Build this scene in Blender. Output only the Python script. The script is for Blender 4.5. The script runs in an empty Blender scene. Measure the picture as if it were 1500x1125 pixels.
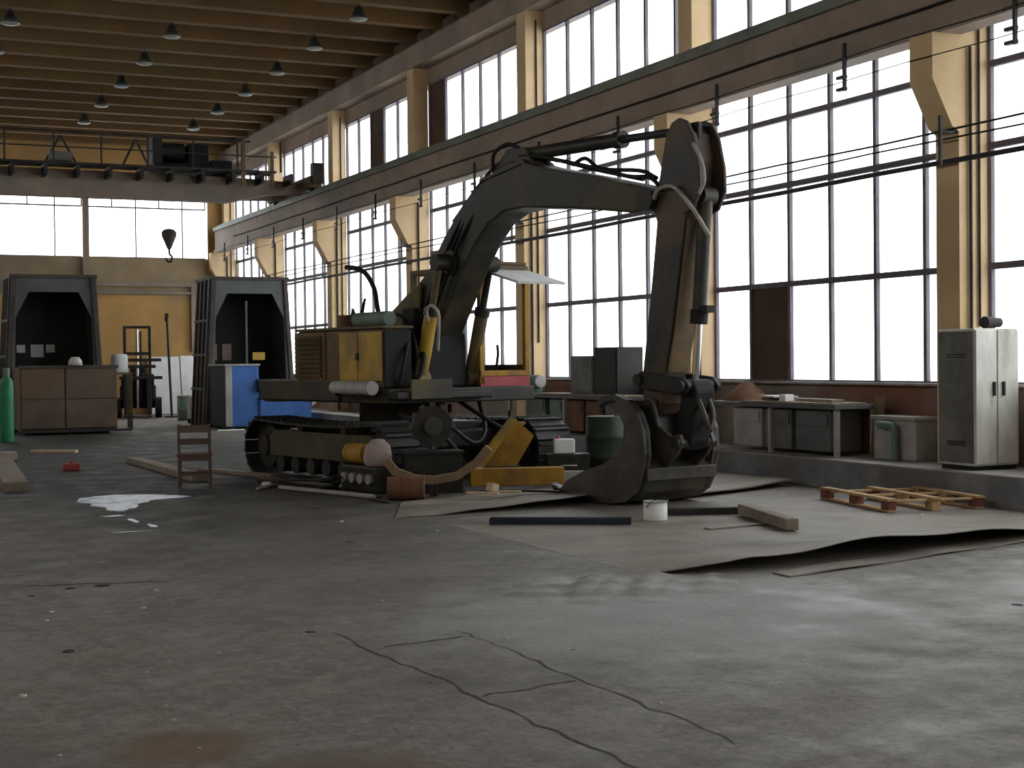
import bpy, math, random
from mathutils import Vector, Matrix
random.seed(7)
sc = bpy.context.scene
col = sc.collection

# ------------------------------------------------------------------ camera
EYE = Vector((0, 0, 1.65))
YAW, PIT, ROL = math.radians(24.81), math.radians(-.90), math.radians(-.61)
F = Vector((math.sin(YAW)*math.cos(PIT), math.cos(YAW)*math.cos(PIT), math.sin(PIT)))
r_ = Vector((math.cos(YAW), -math.sin(YAW), 0)); u_ = r_.cross(F)
RR = r_*math.cos(ROL) + u_*math.sin(ROL); UU = -r_*math.sin(ROL) + u_*math.cos(ROL)
cd = bpy.data.cameras.new('camera'); cd.sensor_width = 36; cd.lens = 2147/1500*36
cd.clip_start = .1; cd.clip_end = 500
cam = bpy.data.objects.new('camera', cd); col.objects.link(cam)
cam.matrix_world = Matrix(((RR.x, UU.x, -F.x, EYE.x), (RR.y, UU.y, -F.y, EYE.y), (RR.z, UU.z, -F.z, EYE.z), (0, 0, 0, 1)))
sc.camera = cam
# ------------------------------------------------------------------ light: an even overcast sky through the windows
w = bpy.data.worlds.new('world'); sc.world = w; w.use_nodes = True
bg = w.node_tree.nodes['Background']; bg.inputs['Color'].default_value = (.96, .98, 1, 1); bg.inputs['Strength'].default_value = 1.0
sc.view_settings.view_transform = 'Standard'; sc.view_settings.look = 'None'
sc.view_settings.gamma = 1; sc.view_settings.use_curve_mapping = False
sc.view_settings.exposure = 2.4
sc.cycles.max_bounces = 10; sc.cycles.diffuse_bounces = 6; sc.cycles.transparent_max_bounces = 16
def portal(name, loc, rot, sx, sy):          # only steers sky sampling through the window openings, gives no light itself
    l = bpy.data.lights.new(name, 'AREA'); l.shape = 'RECTANGLE'; l.size = sx; l.size_y = sy; l.cycles.is_portal = True
    o = bpy.data.objects.new(name, l); col.objects.link(o); o.location = loc; o.rotation_euler = rot
portal('sky_portal_right', (12.8, 20, 4.7), (0, math.radians(90), 0), 6.8, 60)
portal('sky_portal_left', (-6.85, 20, 6.85), (0, math.radians(-90), 0), 2.5, 60)
portal('sky_portal_end', (3, 50.2, 6.4), (math.radians(-90), 0, 0), 18, 2.4)

# ------------------------------------------------------------------ materials
def mat(name, c1, c2=None, scale=2.0, rough=.75, metal=0., bump=.15, c3=None, s3=.5, detail=6, rough2=None, stretch=None, lo=.35, hi=.65):
    m = bpy.data.materials.new(name); m.use_nodes = True
    nt = m.node_tree; N = nt.nodes; L = nt.links
    b = N['Principled BSDF']; b.inputs['Roughness'].default_value = rough; b.inputs['Metallic'].default_value = metal; b.inputs['Specular IOR Level'].default_value = .3
    g = N.new('ShaderNodeNewGeometry'); src = g.outputs['Position']
    if stretch:
        mp = N.new('ShaderNodeMapping'); mp.inputs['Scale'].default_value = stretch; L.new(src, mp.inputs['Vector']); src = mp.outputs['Vector']
    n = N.new('ShaderNodeTexNoise'); n.inputs['Scale'].default_value = scale; n.inputs['Detail'].default_value = detail; n.inputs['Roughness'].default_value = .62
    L.new(src, n.inputs['Vector'])
    c2 = c2 or tuple(x*.7 for x in c1)
    r = N.new('ShaderNodeValToRGB'); r.color_ramp.elements[0].position = lo; r.color_ramp.elements[1].position = hi
    r.color_ramp.elements[0].color = (*c2, 1); r.color_ramp.elements[1].color = (*c1, 1)
    L.new(n.outputs['Fac'], r.inputs['Fac']); out = r.outputs['Color']
    if c3:
        n3 = N.new('ShaderNodeTexNoise'); n3.inputs['Scale'].default_value = s3; n3.inputs['Detail'].default_value = 5; L.new(src, n3.inputs['Vector'])
        r3 = N.new('ShaderNodeValToRGB'); r3.color_ramp.elements[0].position = .5; r3.color_ramp.elements[1].position = .66
        r3.color_ramp.elements[0].color = (0, 0, 0, 1); r3.color_ramp.elements[1].color = (1, 1, 1, 1)
        L.new(n3.outputs['Fac'], r3.inputs['Fac'])
        mx = N.new('ShaderNodeMixRGB'); L.new(r3.outputs['Color'], mx.inputs['Fac']); L.new(out, mx.inputs['Color1']); mx.inputs['Color2'].default_value = (*c3, 1)
        out = mx.outputs['Color']
    L.new(out, b.inputs['Base Color'])
    if rough2 is not None:
        mr = N.new('ShaderNodeMapRange'); L.new(n.outputs['Fac'], mr.inputs['Value']); mr.inputs['From Min'].default_value = .35; mr.inputs['From Max'].default_value = .65
        mr.inputs['To Min'].default_value = rough2; mr.inputs['To Max'].default_value = rough; L.new(mr.outputs['Result'], b.inputs['Roughness'])
    if bump:
        nb = N.new('ShaderNodeTexNoise'); nb.inputs['Scale'].default_value = scale*8; nb.inputs['Detail'].default_value = 4; L.new(src, nb.inputs['Vector'])
        bp = N.new('ShaderNodeBump'); bp.inputs['Strength'].default_value = bump; bp.inputs['Distance'].default_value = .02
        L.new(nb.outputs['Fac'], bp.inputs['Height']); L.new(bp.outputs['Normal'], b.inputs['Normal'])
    return m
M = {}
M['kerb'] = mat('grey_kerb_concrete', (.27, .275, .295), (.155, .16, .172), 1.6, .8, 0, .3, (.16, .15, .14), 1.0)
M['kerbtop'] = mat('dusty_platform_concrete', (.42, .4, .37), (.26, .25, .23), 1.8, .85)
M['ochre'] = mat('ochre_painted_concrete', (.66, .48, .28), (.54, .385, .21), 1.4, .8, 0, .12, (.57, .4, .25), .9)
M['endwall'] = mat('ochre_end_wall', (.5, .295, .105), (.39, .225, .08), .6, .85, 0, .1, (.34, .22, .1), .35)
M['endgrey'] = mat('brown_wall_band', (.37, .275, .17), (.27, .2, .12), .9, .85, 0, .1, (.24, .2, .15), .5)
M['parapet'] = mat('grey_and_red_parapet', (.29, .24, .205), (.18, .145, .125), 1.3, .85, 0, .2, (.21, .095, .07), .45)
M['ceil'] = mat('brown_roof_slab', (.1, .058, .025), (.07, .041, .018), .7, .85, 0, .1, (.085, .06, .025), .3)
M['rib'] = mat('ochre_roof_rib', (.16, .088, .033), (.105, .06, .023), .6, .85, 0, .1, (.12, .08, .032), .35)
M['beam'] = mat('brown_grey_beam', (.33, .25, .195), (.23, .175, .14), .9, .75, 0, .15, (.2, .17, .14), .6)
M['beamtop'] = mat('grey_green_flange', (.2, .21, .18), (.12, .12, .1), 1.5, .6, .2)
M['frame'] = mat('dark_window_steel', (.15, .135, .16), (.11, .095, .115), 3, .6, .1, .1)
M['sill'] = mat('dusty_sill', (.4, .38, .36), (.25, .23, .22), 3, .8)
M['steel'] = mat('dark_steel', (.042, .039, .036), (.022, .021, .02), 3, .55, .2, .2)
M['black'] = mat('black_rubber', (.012, .012, .012), (.008, .008, .008), 4, .7)
M['boom'] = mat('grimy_boom_paint', (.042, .038, .03), (.02, .019, .017), 2.2, .55, .0, .2, (.065, .046, .022), 1.1, rough2=.45)
M['armm'] = mat('grimy_arm_paint', (.062, .054, .045), (.026, .025, .024), 2.6, .55, .0, .2, (.09, .055, .038), 1.3, rough2=.45)
M['yellow'] = mat('dirty_yellow_paint', (.5, .33, .05), (.36, .22, .045), 2.2, .6, 0, .15, (.24, .16, .07), 1.6)
M['yellow2'] = mat('ochre_yellow_paint', (.46, .26, .03), (.3, .155, .022), 2.4, .65, 0, .1, (.2, .115, .04), 2.2)
M['yolive'] = mat('olive_worn_paint', (.16, .125, .05), (.085, .07, .035), 2.4, .65, 0, .2, (.05, .044, .034), 1.2)
M['ybrown'] = mat('brown_worn_paint', (.17, .11, .055), (.1, .066, .036), 2.4, .65, 0, .2)
M['bucket'] = mat('worn_bucket_steel', (.1, .093, .085), (.045, .042, .039), 2.4, .5, .25, .2, (.125, .09, .07), 1.2, rough2=.4)
M['chrome'] = mat('bright_rod', (.72, .72, .75), (.6, .6, .63), 6, .18, 1, 0)
M['hose'] = mat('pale_hose', (.42, .4, .36), (.3, .28, .25), 6, .6)
M['red'] = mat('faded_red_paint', (.42, .075, .09), (.3, .06, .07), 3, .6)
M['white'] = mat('dusty_white_paint', (.84, .84, .84), (.72, .72, .72), 3, .55, 0, .05)
M['tank'] = mat('grey_white_tank', (.42, .41, .4), (.3, .29, .28), 3, .5)
M['cabinet'] = mat('worn_grey_cabinet', (.7, .7, .64), (.52, .52, .47), 2.6, .55, .1, .05, (.36, .34, .29), 1.8, stretch=(1.6, 1.6, .6))
M['cabside'] = mat('dark_cabinet_side', (.17, .17, .16), (.08, .08, .075), 2, .6, .1, .05)  # darker grey for the cabinet side, bench units and a tool cabinet
M['blue'] = mat('blue_machine_paint', (.06, .17, .48), (.045, .12, .36), 2, .5, 0, .05)
M['navy'] = mat('dark_navy_paint', (.02, .028, .05), (.014, .018, .03), 2, .55)
M['binbrown'] = mat('rusty_brown_bin', (.14, .1, .07), (.085, .062, .046), 1.3, .7, .1, .2, (.17, .1, .05), .8)
M['housing'] = mat('grey_housing_paint', (.125, .13, .13), (.085, .09, .09), 1.5, .6, .1, .1)
M['housedark'] = mat('dark_housing_lining', (.035, .037, .033), (.02, .022, .02), 1.5, .7)
M['housetrim'] = mat('purple_brown_trim', (.085, .07, .062), (.05, .042, .038), 1.5, .7)
M['green'] = mat('green_cylinder_paint', (.03, .24, .1), (.02, .17, .07), 2, .45, 0, .03)
M['bgreen'] = mat('pale_green_grey', (.16, .22, .18), (.1, .14, .12), 2, .6)
M['wood'] = mat('grey_wood', (.28, .23, .18), (.16, .135, .105), 3, .85, 0, .3, stretch=(1, .25, 1))
M['platef'] = mat('dusty_floor_plate', (.295, .255, .212), (.18, .157, .132), 2.2, .75, .0, .3, (.145, .127, .108), .9, detail=9, rough2=.55)
M['palwood'] = mat('pallet_wood', (.56, .38, .2), (.38, .24, .12), 3, .85, 0, .2)
M['palred'] = mat('red_brown_pallet_block', (.22, .09, .06), (.15, .06, .045), 4, .85)
M['palewood'] = mat('pale_cut_wood', (.62, .5, .36), (.5, .38, .26), 5, .85)
M['board'] = mat('brown_board', (.11, .065, .045), (.075, .045, .033), 2, .8)
M['plate'] = mat('dusty_steel_plate', (.3, .262, .22), (.19, .168, .143), 1.6, .75, .0, .25, (.15, .133, .114), .7, rough2=.55)
M['rust'] = mat('rusty_steel', (.2, .095, .055), (.11, .06, .04), 3, .8, .1, .25)
M['pink'] = mat('pinkish_sack', (.46, .38, .34), (.34, .27, .25), 4, .9, 0, .3)
M['chip'] = mat('pale_rubble', (.62, .6, .57), (.45, .43, .4), 8, .9)
M['dark'] = mat('dark_scrap', (.03, .027, .024), (.018, .016, .014), 6, .7)
M['lampshell'] = mat('dark_lamp_shell', (.03, .035, .03), (.02, .022, .02), 5, .5)
M['lampglass'] = mat('pale_lamp_glass', (.26, .28, .26), (.2, .22, .2), 5, .3, 0, 0)
M['crack'] = mat('crack_dirt', (.1, .09, .08), (.06, .055, .05), 9, .9)
M['chairwood'] = mat('red_brown_chair_wood', (.15, .095, .08), (.1, .062, .052), 5, .75)
M['dgreen'] = mat('dark_green_drum_paint', (.03, .045, .03), (.018, .024, .018), 3, .6)
M['tan'] = mat('tan_sheet_metal', (.3, .21, .12), (.2, .14, .09), 4, .7)
M['pale'] = mat('paper_white', (.8, .8, .82), (.74, .74, .76), 4, .8, 0, 0)
M['snow'] = mat('bright_yard', (.75, .76, .78), (.65, .66, .68), .2, .9, 0, 0)
M['dirt'] = mat('loose_dirt', (.26, .238, .21), (.13, .118, .104), 5, .9, 0, .8)
def floor_mat():
    m = bpy.data.materials.new('stained_concrete_floor'); m.use_nodes = True; nt = m.node_tree; N = nt.nodes; L = nt.links
    b = N['Principled BSDF']; g = N.new('ShaderNodeNewGeometry')
    def noise(sc_, d=8, ro=.65):
        n = N.new('ShaderNodeTexNoise'); n.inputs['Scale'].default_value = sc_; n.inputs['Detail'].default_value = d; n.inputs['Roughness'].default_value = ro
        L.new(g.outputs['Position'], n.inputs['Vector']); return n.outputs['Fac']
    def ramp(src, p0, p1, c0=(0, 0, 0), c1=(1, 1, 1)):
        r = N.new('ShaderNodeValToRGB'); r.color_ramp.elements[0].position = p0; r.color_ramp.elements[1].position = p1
        r.color_ramp.elements[0].color = (*c0, 1); r.color_ramp.elements[1].color = (*c1, 1); L.new(src, r.inputs['Fac']); return r.outputs['Color']
    def mix(f, a, c, kind='MIX'):
        x = N.new('ShaderNodeMixRGB'); x.blend_type = kind; L.new(f, x.inputs['Fac']) if not isinstance(f, float) else setattr(x.inputs['Fac'], 'default_value', f)
        L.new(a, x.inputs['Color1']); L.new(c, x.inputs['Color2']) if not isinstance(c, tuple) else setattr(x.inputs['Color2'], 'default_value', (*c, 1)); return x.outputs['Color']
    def blot(cx, cy, rx, ry, sc_, amt, soft):       # an irregular patch of its own shape on the floor, rust stains included
        mp = N.new('ShaderNodeMapping'); mp.vector_type = 'POINT'; mp.inputs['Location'].default_value = (-cx/rx, -cy/ry, 0); mp.inputs['Scale'].default_value = (1/rx, 1/ry, 0)
        L.new(g.outputs['Position'], mp.inputs['Vector']); ln = N.new('ShaderNodeVectorMath'); ln.operation = 'LENGTH'; L.new(mp.outputs['Vector'], ln.inputs[0])
        ad = N.new('ShaderNodeMath'); ad.operation = 'MULTIPLY_ADD'; L.new(noise(sc_, 7), ad.inputs[0]); ad.inputs[1].default_value = amt; L.new(ln.outputs['Value'], ad.inputs[2])
        mr = N.new('ShaderNodeMapRange'); L.new(ad.outputs['Value'], mr.inputs['Value']); mr.inputs['From Min'].default_value = 1+amt/2+soft; mr.inputs['From Max'].default_value = 1+amt/2-soft
        mr.interpolation_type = 'SMOOTHSTEP'; return mr.outputs['Result']
    base = ramp(noise(1.3), .34, .68, (.135, .12, .104), (.225, .202, .176))
    base = mix(ramp(noise(7, 6, .7), .42, .66), base, (.262, .238, .21))
    base = mix(ramp(noise(19, 5, .75), .52, .7), base, (.09, .08, .069))
    base = mix(ramp(noise(.45, 9, .7), .52, .7), base, (.105, .094, .082))
    base = mix(blot(4.3, 27, 4.2, 13, .5, 1.0, .5), base, (.037, .033, .028))  # broad darker area across the back-left floor
    base = mix(blot(5.0, 8.2, 1.7, 1.5, 2.2, 1.6, .45), base, (.3, .292, .28))  # pale window sheen painted into the floor colour
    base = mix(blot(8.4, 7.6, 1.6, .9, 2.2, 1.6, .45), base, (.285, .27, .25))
    base = mix(blot(1.75, 5.4, .5, .5, 3, 1.4, .4), base, (.14, .1, .072))
    base = mix(blot(1.35, 6.3, .3, .3, 3, 1.4, .4), base, (.16, .11, .072))
    L.new(base, b.inputs['Base Color'])
    mr = N.new('ShaderNodeMapRange'); L.new(noise(1.7, 6), mr.inputs['Value']); mr.inputs['From Min'].default_value = .35; mr.inputs['From Max'].default_value = .65; mr.inputs['To Min'].default_value = .5; mr.inputs['To Max'].default_value = .85
    L.new(mr.outputs['Result'], b.inputs['Roughness']); b.inputs['Specular IOR Level'].default_value = .35
    bp = N.new('ShaderNodeBump'); bp.inputs['Strength'].default_value = .35; bp.inputs['Distance'].default_value = .015; L.new(noise(14, 6, .7), bp.inputs['Height']); L.new(bp.outputs['Normal'], b.inputs['Normal'])
    return m
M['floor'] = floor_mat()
def simple(name, c, rough, **k):
    m = bpy.data.materials.new(name); m.use_nodes = True; b = m.node_tree.nodes['Principled BSDF']
    b.inputs['Base Color'].default_value = (*c, 1); b.inputs['Roughness'].default_value = rough
    for kk, v in k.items(): b.inputs[kk.replace('_', ' ')].default_value = v
    return m
M['spill'] = mat('bluish_white_spill', (.78, .84, 1.0), (.14, .15, .18), 3.2, .35, 0, .05, detail=7, lo=.34, hi=.52)
M['yolive2'] = mat('dark_olive_paint', (.09, .078, .045), (.05, .044, .03), 2.4, .65, 0, .2)
def glass():
    m = bpy.data.materials.new('window_glass'); m.use_nodes = True; nt = m.node_tree; N = nt.nodes; L = nt.links
    N.remove(N['Principled BSDF'])
    t = N.new('ShaderNodeBsdfTransparent'); t.inputs['Color'].default_value = (.93, .95, .95, 1)
    g = N.new('ShaderNodeBsdfGlossy'); g.inputs['Roughness'].default_value = .06
    f = N.new('ShaderNodeFresnel'); gg = N.new('ShaderNodeNewGeometry'); mr = N.new('ShaderNodeMapRange')     # thin pane: same fresnel on both faces
    mr.inputs['To Min'].default_value = 1.45; mr.inputs['To Max'].default_value = 1/1.45; L.new(gg.outputs['Backfacing'], mr.inputs['Value']); L.new(mr.outputs['Result'], f.inputs['IOR'])
    x = N.new('ShaderNodeMixShader'); L.new(f.outputs['Fac'], x.inputs['Fac']); L.new(t.outputs['BSDF'], x.inputs[1]); L.new(g.outputs['BSDF'], x.inputs[2])
    L.new(x.outputs['Shader'], N['Material Output'].inputs['Surface']); return m
M['glass'] = glass()

# ------------------------------------------------------------------ geometry helpers
class MB:
    def __init__(s): s.v = []; s.f = []; s.sm = []
    def add(s, vs, fs, smooth=False):
        b = len(s.v); s.v += [tuple(v) for v in vs]; s.f += [tuple(i+b for i in f) for f in fs]; s.sm += [smooth]*len(fs); return s
    def box(s, x0, x1, y0, y1, z0, z1):
        v = [(x, y, z) for z in (z0, z1) for y in (y0, y1) for x in (x0, x1)]
        return s.add(v, [(0, 2, 3, 1), (4, 5, 7, 6), (0, 1, 5, 4), (2, 6, 7, 3), (0, 4, 6, 2), (1, 3, 7, 5)])
    def prism(s, poly, y0, y1, ax='y'):           # poly in (x,z), extruded along y (or poly (y,z) along x, poly (x,y) along z)
        n = len(poly)
        def P(a, b, c): return (a, c, b) if ax == 'y' else ((c, a, b) if ax == 'x' else (a, b, c))
        v = [P(a, b, y0) for a, b in poly] + [P(a, b, y1) for a, b in poly]
        return s.add(v, [tuple(range(n))[::-1], tuple(range(n, 2*n))] + [(i, (i+1) % n, n+(i+1) % n, n+i) for i in range(n)])
    def cyl(s, p0, p1, r0, r1=None, seg=14, caps=True, smooth=True):
        r1 = r0 if r1 is None else r1; p0 = Vector(p0); p1 = Vector(p1); d = (p1-p0).normalized()
        a = d.orthogonal().normalized(); b = d.cross(a)
        v = []
        for p, r in ((p0, r0), (p1, r1)):
            v += [p + (a*math.cos(t)+b*math.sin(t))*r for t in (2*math.pi*i/seg for i in range(seg))]
        s.add(v, [(i, (i+1) % seg, seg+(i+1) % seg, seg+i) for i in range(seg)], smooth)
        if caps: s.add(v, [tuple(range(seg))[::-1], tuple(range(seg, 2*seg))])
        return s
    def tube(s, pts, r, seg=8):
        pts = [Vector(p) for p in pts]; n = len(pts); v = []; up = None
        for i, p in enumerate(pts):
            d = (pts[min(i+1, n-1)] - pts[max(i-1, 0)]).normalized()
            if up is None: up = d.orthogonal().normalized()
            up = (up - d*up.dot(d)); up = up.normalized() if up.length > 1e-6 else d.orthogonal().normalized()
            b = d.cross(up); rr = r[i] if isinstance(r, (list, tuple)) else r
            v += [p + (up*math.cos(t)+b*math.sin(t))*rr for t in (2*math.pi*k/seg for k in range(seg))]
        f = [(i*seg+k, i*seg+(k+1) % seg, (i+1)*seg+(k+1) % seg, (i+1)*seg+k) for i in range(n-1) for k in range(seg)]
        s.add(v, f, True); s.add(v, [tuple(range(seg))[::-1], tuple(range((n-1)*seg, n*seg))]); return s
    def lathe(s, prof, c=(0, 0, 0), seg=16):        # prof (r,z) about z
        v = []; n = len(prof)
        for r, z in prof: v += [(c[0]+r*math.cos(2*math.pi*k/seg), c[1]+r*math.sin(2*math.pi*k/seg), c[2]+z) for k in range(seg)]
        s.add(v, [(i*seg+k, i*seg+(k+1) % seg, (i+1)*seg+(k+1) % seg, (i+1)*seg+k) for i in range(n-1) for k in range(seg)], True); return s
    def mesh(s, name):
        m = bpy.data.meshes.new(name); m.from_pydata(s.v, [], s.f)
        m.polygons.foreach_set('use_smooth', s.sm); m.update(); return m
def bez(pts, n=8):                                  # Catmull-Rom through pts
    P = [Vector(p) for p in pts]; P = [P[0]*2-P[1]] + P + [P[-1]*2-P[-2]]; o = []
    for i in range(1, len(P)-2):
        for k in range(n):
            t = k/n; a, b, c, d = P[i-1:i+3]
            o.append(.5*((2*b)+(c-a)*t+(2*a-5*b+4*c-d)*t*t+(3*b-a-3*c+d)*t**3))
    return o+[P[-2]]
def link(o, parent=None):
    col.objects.link(o)
    if parent: o.parent = parent
    return o
def obj(name, mb, m, parent=None, loc=(0, 0, 0), rot=(0, 0, 0), bevel=0):
    me = mb.mesh(name) if isinstance(mb, MB) else mb
    if not me.materials: me.materials.append(M[m])
    o = bpy.data.objects.new(name, me); link(o, parent); o.location = loc; o.rotation_euler = rot
    if bevel:
        b = o.modifiers.new('bevel', 'BEVEL'); b.width = bevel; b.segments = 2; b.limit_method = 'ANGLE'; b.angle_limit = math.radians(40)
    return o
UNIT = {}
def bx(name, m, x0, x1, y0, y1, z0, z1, parent=None, rotz=0):    # a box piece sharing one mesh per material
    if m not in UNIT:
        me = MB().box(-.5, .5, -.5, .5, -.5, .5).mesh('block_'+m); me.materials.append(M[m]); UNIT[m] = me
    o = bpy.data.objects.new(name, UNIT[m]); link(o, parent)
    o.location = ((x0+x1)/2, (y0+y1)/2, (z0+z1)/2); o.scale = (x1-x0, y1-y0, z1-z0); o.rotation_euler[2] = rotz
    return o
def tag(o, label, cat, group=None):
    o['label'] = label; o['category'] = cat
    if group: o['group'] = group
    return o
def thing(name, label, cat, loc=(0, 0, 0), rotz=0, group=None):
    o = bpy.data.objects.new(name, None); link(o); o.location = loc; o.rotation_euler[2] = rotz; o.empty_display_size = .2
    return tag(o, label, cat, group)
def struct(o): o['kind'] = 'structure'; return o
def sroot(name, loc=(0, 0, 0)):
    o = bpy.data.objects.new(name, None); link(o); o.location = loc; o['kind'] = 'structure'; return o
def dup(root, loc, rotz=None, label=None):
    def cp(o, par):
        c = o.copy(); col.objects.link(c); c.parent = par
        for ch in list(o.children): cp(ch, c)
        return c
    r = cp(root, None); r.location = loc
    if rotz is not None: r.rotation_euler[2] = rotz
    if label: r['label'] = label
    return r

# ================================================================== SETTING
XW, XL, YE, YR = 12.5, -6.5, 49.9, -10.0
Y0 = 13.49
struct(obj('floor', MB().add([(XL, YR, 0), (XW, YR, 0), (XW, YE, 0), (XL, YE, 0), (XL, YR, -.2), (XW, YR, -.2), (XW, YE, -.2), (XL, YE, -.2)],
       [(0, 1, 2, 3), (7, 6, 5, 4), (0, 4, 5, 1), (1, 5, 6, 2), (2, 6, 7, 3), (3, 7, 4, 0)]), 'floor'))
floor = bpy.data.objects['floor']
# raised platform with its kerb along the window wall
pf = sroot('floor_platform')
obj('kerb_face', MB().box(11.4, 11.5, YR, YE, 0, .345), 'kerb', pf)
obj('platform_top', MB().box(11.395, XW, YR, YE, .345, .36), 'kerbtop', pf)
# cracks and the outline of an old trench in the floor
def crack(pts, w=.02):
    L = []; Rr = []
    for i, p in enumerate(pts):
        a = Vector(pts[max(i-1, 0)]); b = Vector(pts[min(i+1, len(pts)-1)]); d = (b-a).normalized(); n = Vector((-d.y, d.x))
        ww = w*random.uniform(.4, 1.3); L.append(Vector(p)+n*ww); Rr.append(Vector(p)-n*ww)
    n = len(pts)
    v = [(q.x, q.y, .0025) for q in L] + [(q.x, q.y, .0025) for q in Rr]
    obj('crack', MB().add(v, [(n+i, n+i+1, i+1, i) for i in range(n-1)]), 'crack', floor)
def wob(a, b, n, j): return [(a[0]+(b[0]-a[0])*i/n+random.uniform(-j, j), a[1]+(b[1]-a[1])*i/n+random.uniform(-j, j)) for i in range(n+1)]
crack(wob((2.75, 8.6), (2.95, 4.6), 26, .03), .007)
crack(wob((3.45, 8.3), (3.5, 5.3), 22, .03), .007)
crack(wob((2.85, 6.6), (3.45, 6.7), 6, .02), .01)
crack(wob((2.85, 8.0), (3.4, 8.1), 5, .02), .008)
crack(wob((1.3, 11.5), (2.3, 11.2), 8, .02), .014)
crack(wob((3.0, 4.6), (3.25, 4.1), 5, .02), .014)

# --- window wall
wr = sroot('wall_right')
obj('parapet', MB().box(XW, XW+.25, YR, YE, 0, 1.31), 'parapet', wr)
obj('spandrel', MB().box(XW+.02, XW+.25, YR, YE, 5.65, 6.0), 'beam', wr)
obj('header', MB().box(XW, XW+.25, YR, YE, 8.02, 9.6), 'beam', wr)
obj('eave_beam', MB().box(12.1, XW, YR, YE, 8.38, 8.87), 'beam', wr)
CY = [Y0+6*k for k in range(-3, 7)]
colm = MB().prism([(XW-.0, 0.36), (12.07, .36), (12.07, 4.3), (11.97, 4.36), (11.68, 4.9), (11.68, 5.44), (12.14, 5.44), (12.14, 8.38), (XW, 8.38)], 0, .4).mesh('column'); colm.materials.append(M['ochre'])
for i, y in enumerate(CY):
    c = obj('column', colm, 'ochre', wr, (0, y, 0))
    if y > 10:
        obj('conduit', MB().cyl((12.22, -.03, .4), (12.22, -.03, 5.3), .022, seg=6), 'steel', c)
        if i % 2: obj('conduit', MB().cyl((12.36, -.02, 2.0), (12.36, -.02, 8.2), .016, seg=6), 'steel', c)
struct(obj('trim_1', MB().box(XW-.12, XW+.06, 1.89, YE-.1, 1.285, 1.315), 'sill'))
bpy.data.objects['trim_1']['label'] = 'dusty window sill along the parapet'
MUL = [.4, 1.14, 2.11, 3.08, 4.04, 5.02, 6.0]
ROWS = [1.31, 2.72, 4.15, 5.12, 5.65]
wn = [0]
def window(y0, cuts, rows, boards={}, X=XW+.05):
    wn[0] += 1
    wroot = sroot('window_%d' % wn[0], (X, y0, rows[0]))
    z0 = rows[0]
    for k, c in enumerate(cuts):
        t = .03 if 0 < k < len(cuts)-1 else .04
        bx('mullion', 'frame', -.03, .03, c-t, c+t, 0, rows[-1]-z0, wroot)
    for k, z in enumerate(rows):
        t = .04 if 0 < k < len(rows)-1 else .03
        bx('transom', 'frame', -.035, .035, cuts[0], cuts[-1], z-z0-t, z-z0+t, wroot)
    for a in range(len(cuts)-1):
        for b in range(len(rows)-1):
            kind = boards.get((a, b), 'glass')
            if kind == 'none': continue
            bx('pane' if kind == 'glass' else 'blanking_board', kind, -.005, .005, cuts[a]+.03, cuts[a+1]-.03, rows[b]-z0+.03, rows[b+1]-z0-.03, wroot)
lowb = {3: {(4, 0): 'board'}, 8: {(0, 0): 'board', (4, 0): 'board', (4, 1): 'board'}, 5: {}}
upb = {5: {(5, 0): 'board'}, 6: {(3, 0): 'board'}}
for i in range(0, 9):
    window(CY[i], MUL, ROWS, lowb.get(i, {}))
    window(CY[i], MUL, [6.0, 8.02], upb.get(i, {}))
# --- end wall
we = sroot('wall_end')
obj('wall_base', MB().box(XL, XW+.25, YE, YE+.3, 0, 4.0), 'endwall', we)
obj('wall_band', MB().box(XL, XW+.25, YE+.01, YE+.3, 4.0, 5.24), 'endgrey', we)
obj('wall_head', MB().box(XL, XW+.25, YE, YE+.3, 7.5, 9.6), 'endwall', we)
obj('ledge', MB().box(XL, 12.0, YE-.14, YE, 4.28, 4.42), 'beam', we)
obj('ledge', MB().box(XL, 12.0, YE-.1, YE, 4.02, 4.12), 'beam', we)
for X in (7.6, 3.1, -1.4, -5.9): bx('wall_post', 'beam', X-.1, X+.1, YE-.16, YE, 0, 7.5, we)
bx('wall_pipe', 'beam', 11.05, 11.35, YE-.12, YE, 2.1, 4.28, we)
bx('wall_pilaster', 'endwall', 11.65, XW, YE-.05, YE, 0, 7.5, we)
def endwindow(x0, x1):
    wn[0] += 1; r = sroot('window_%d' % wn[0], (x0, YE+.1, 5.24)); W = x1-x0; n = max(1, round(W/.84))
    for z, t in ((0, .03), (1.68, .025), (2.26, .04)): bx('transom', 'frame', 0, W, -.03, .03, z-t, z+t, r)
    for k in range(n+1):
        x = W*k/n; bx('mullion', 'frame', x-.02, x+.02, -.025, .025, 1.68 if k % 2 else 0, 2.26, r)
    for k in range(n): bx('pane', 'glass', W*k/n+.02, W*(k+1)/n-.02, -.004, .004, 1.7, 2.22, r)
    for k in range(0, n, 2): bx('pane', 'glass', W*k/n+.02, W*min(k+2, n)/n-.02, -.004, .004, .03, 1.655, r)
endwindow(7.7, 11.6); endwindow(3.2, 7.5); endwindow(-1.3, 3.0); endwindow(-5.8, -1.5)
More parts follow.
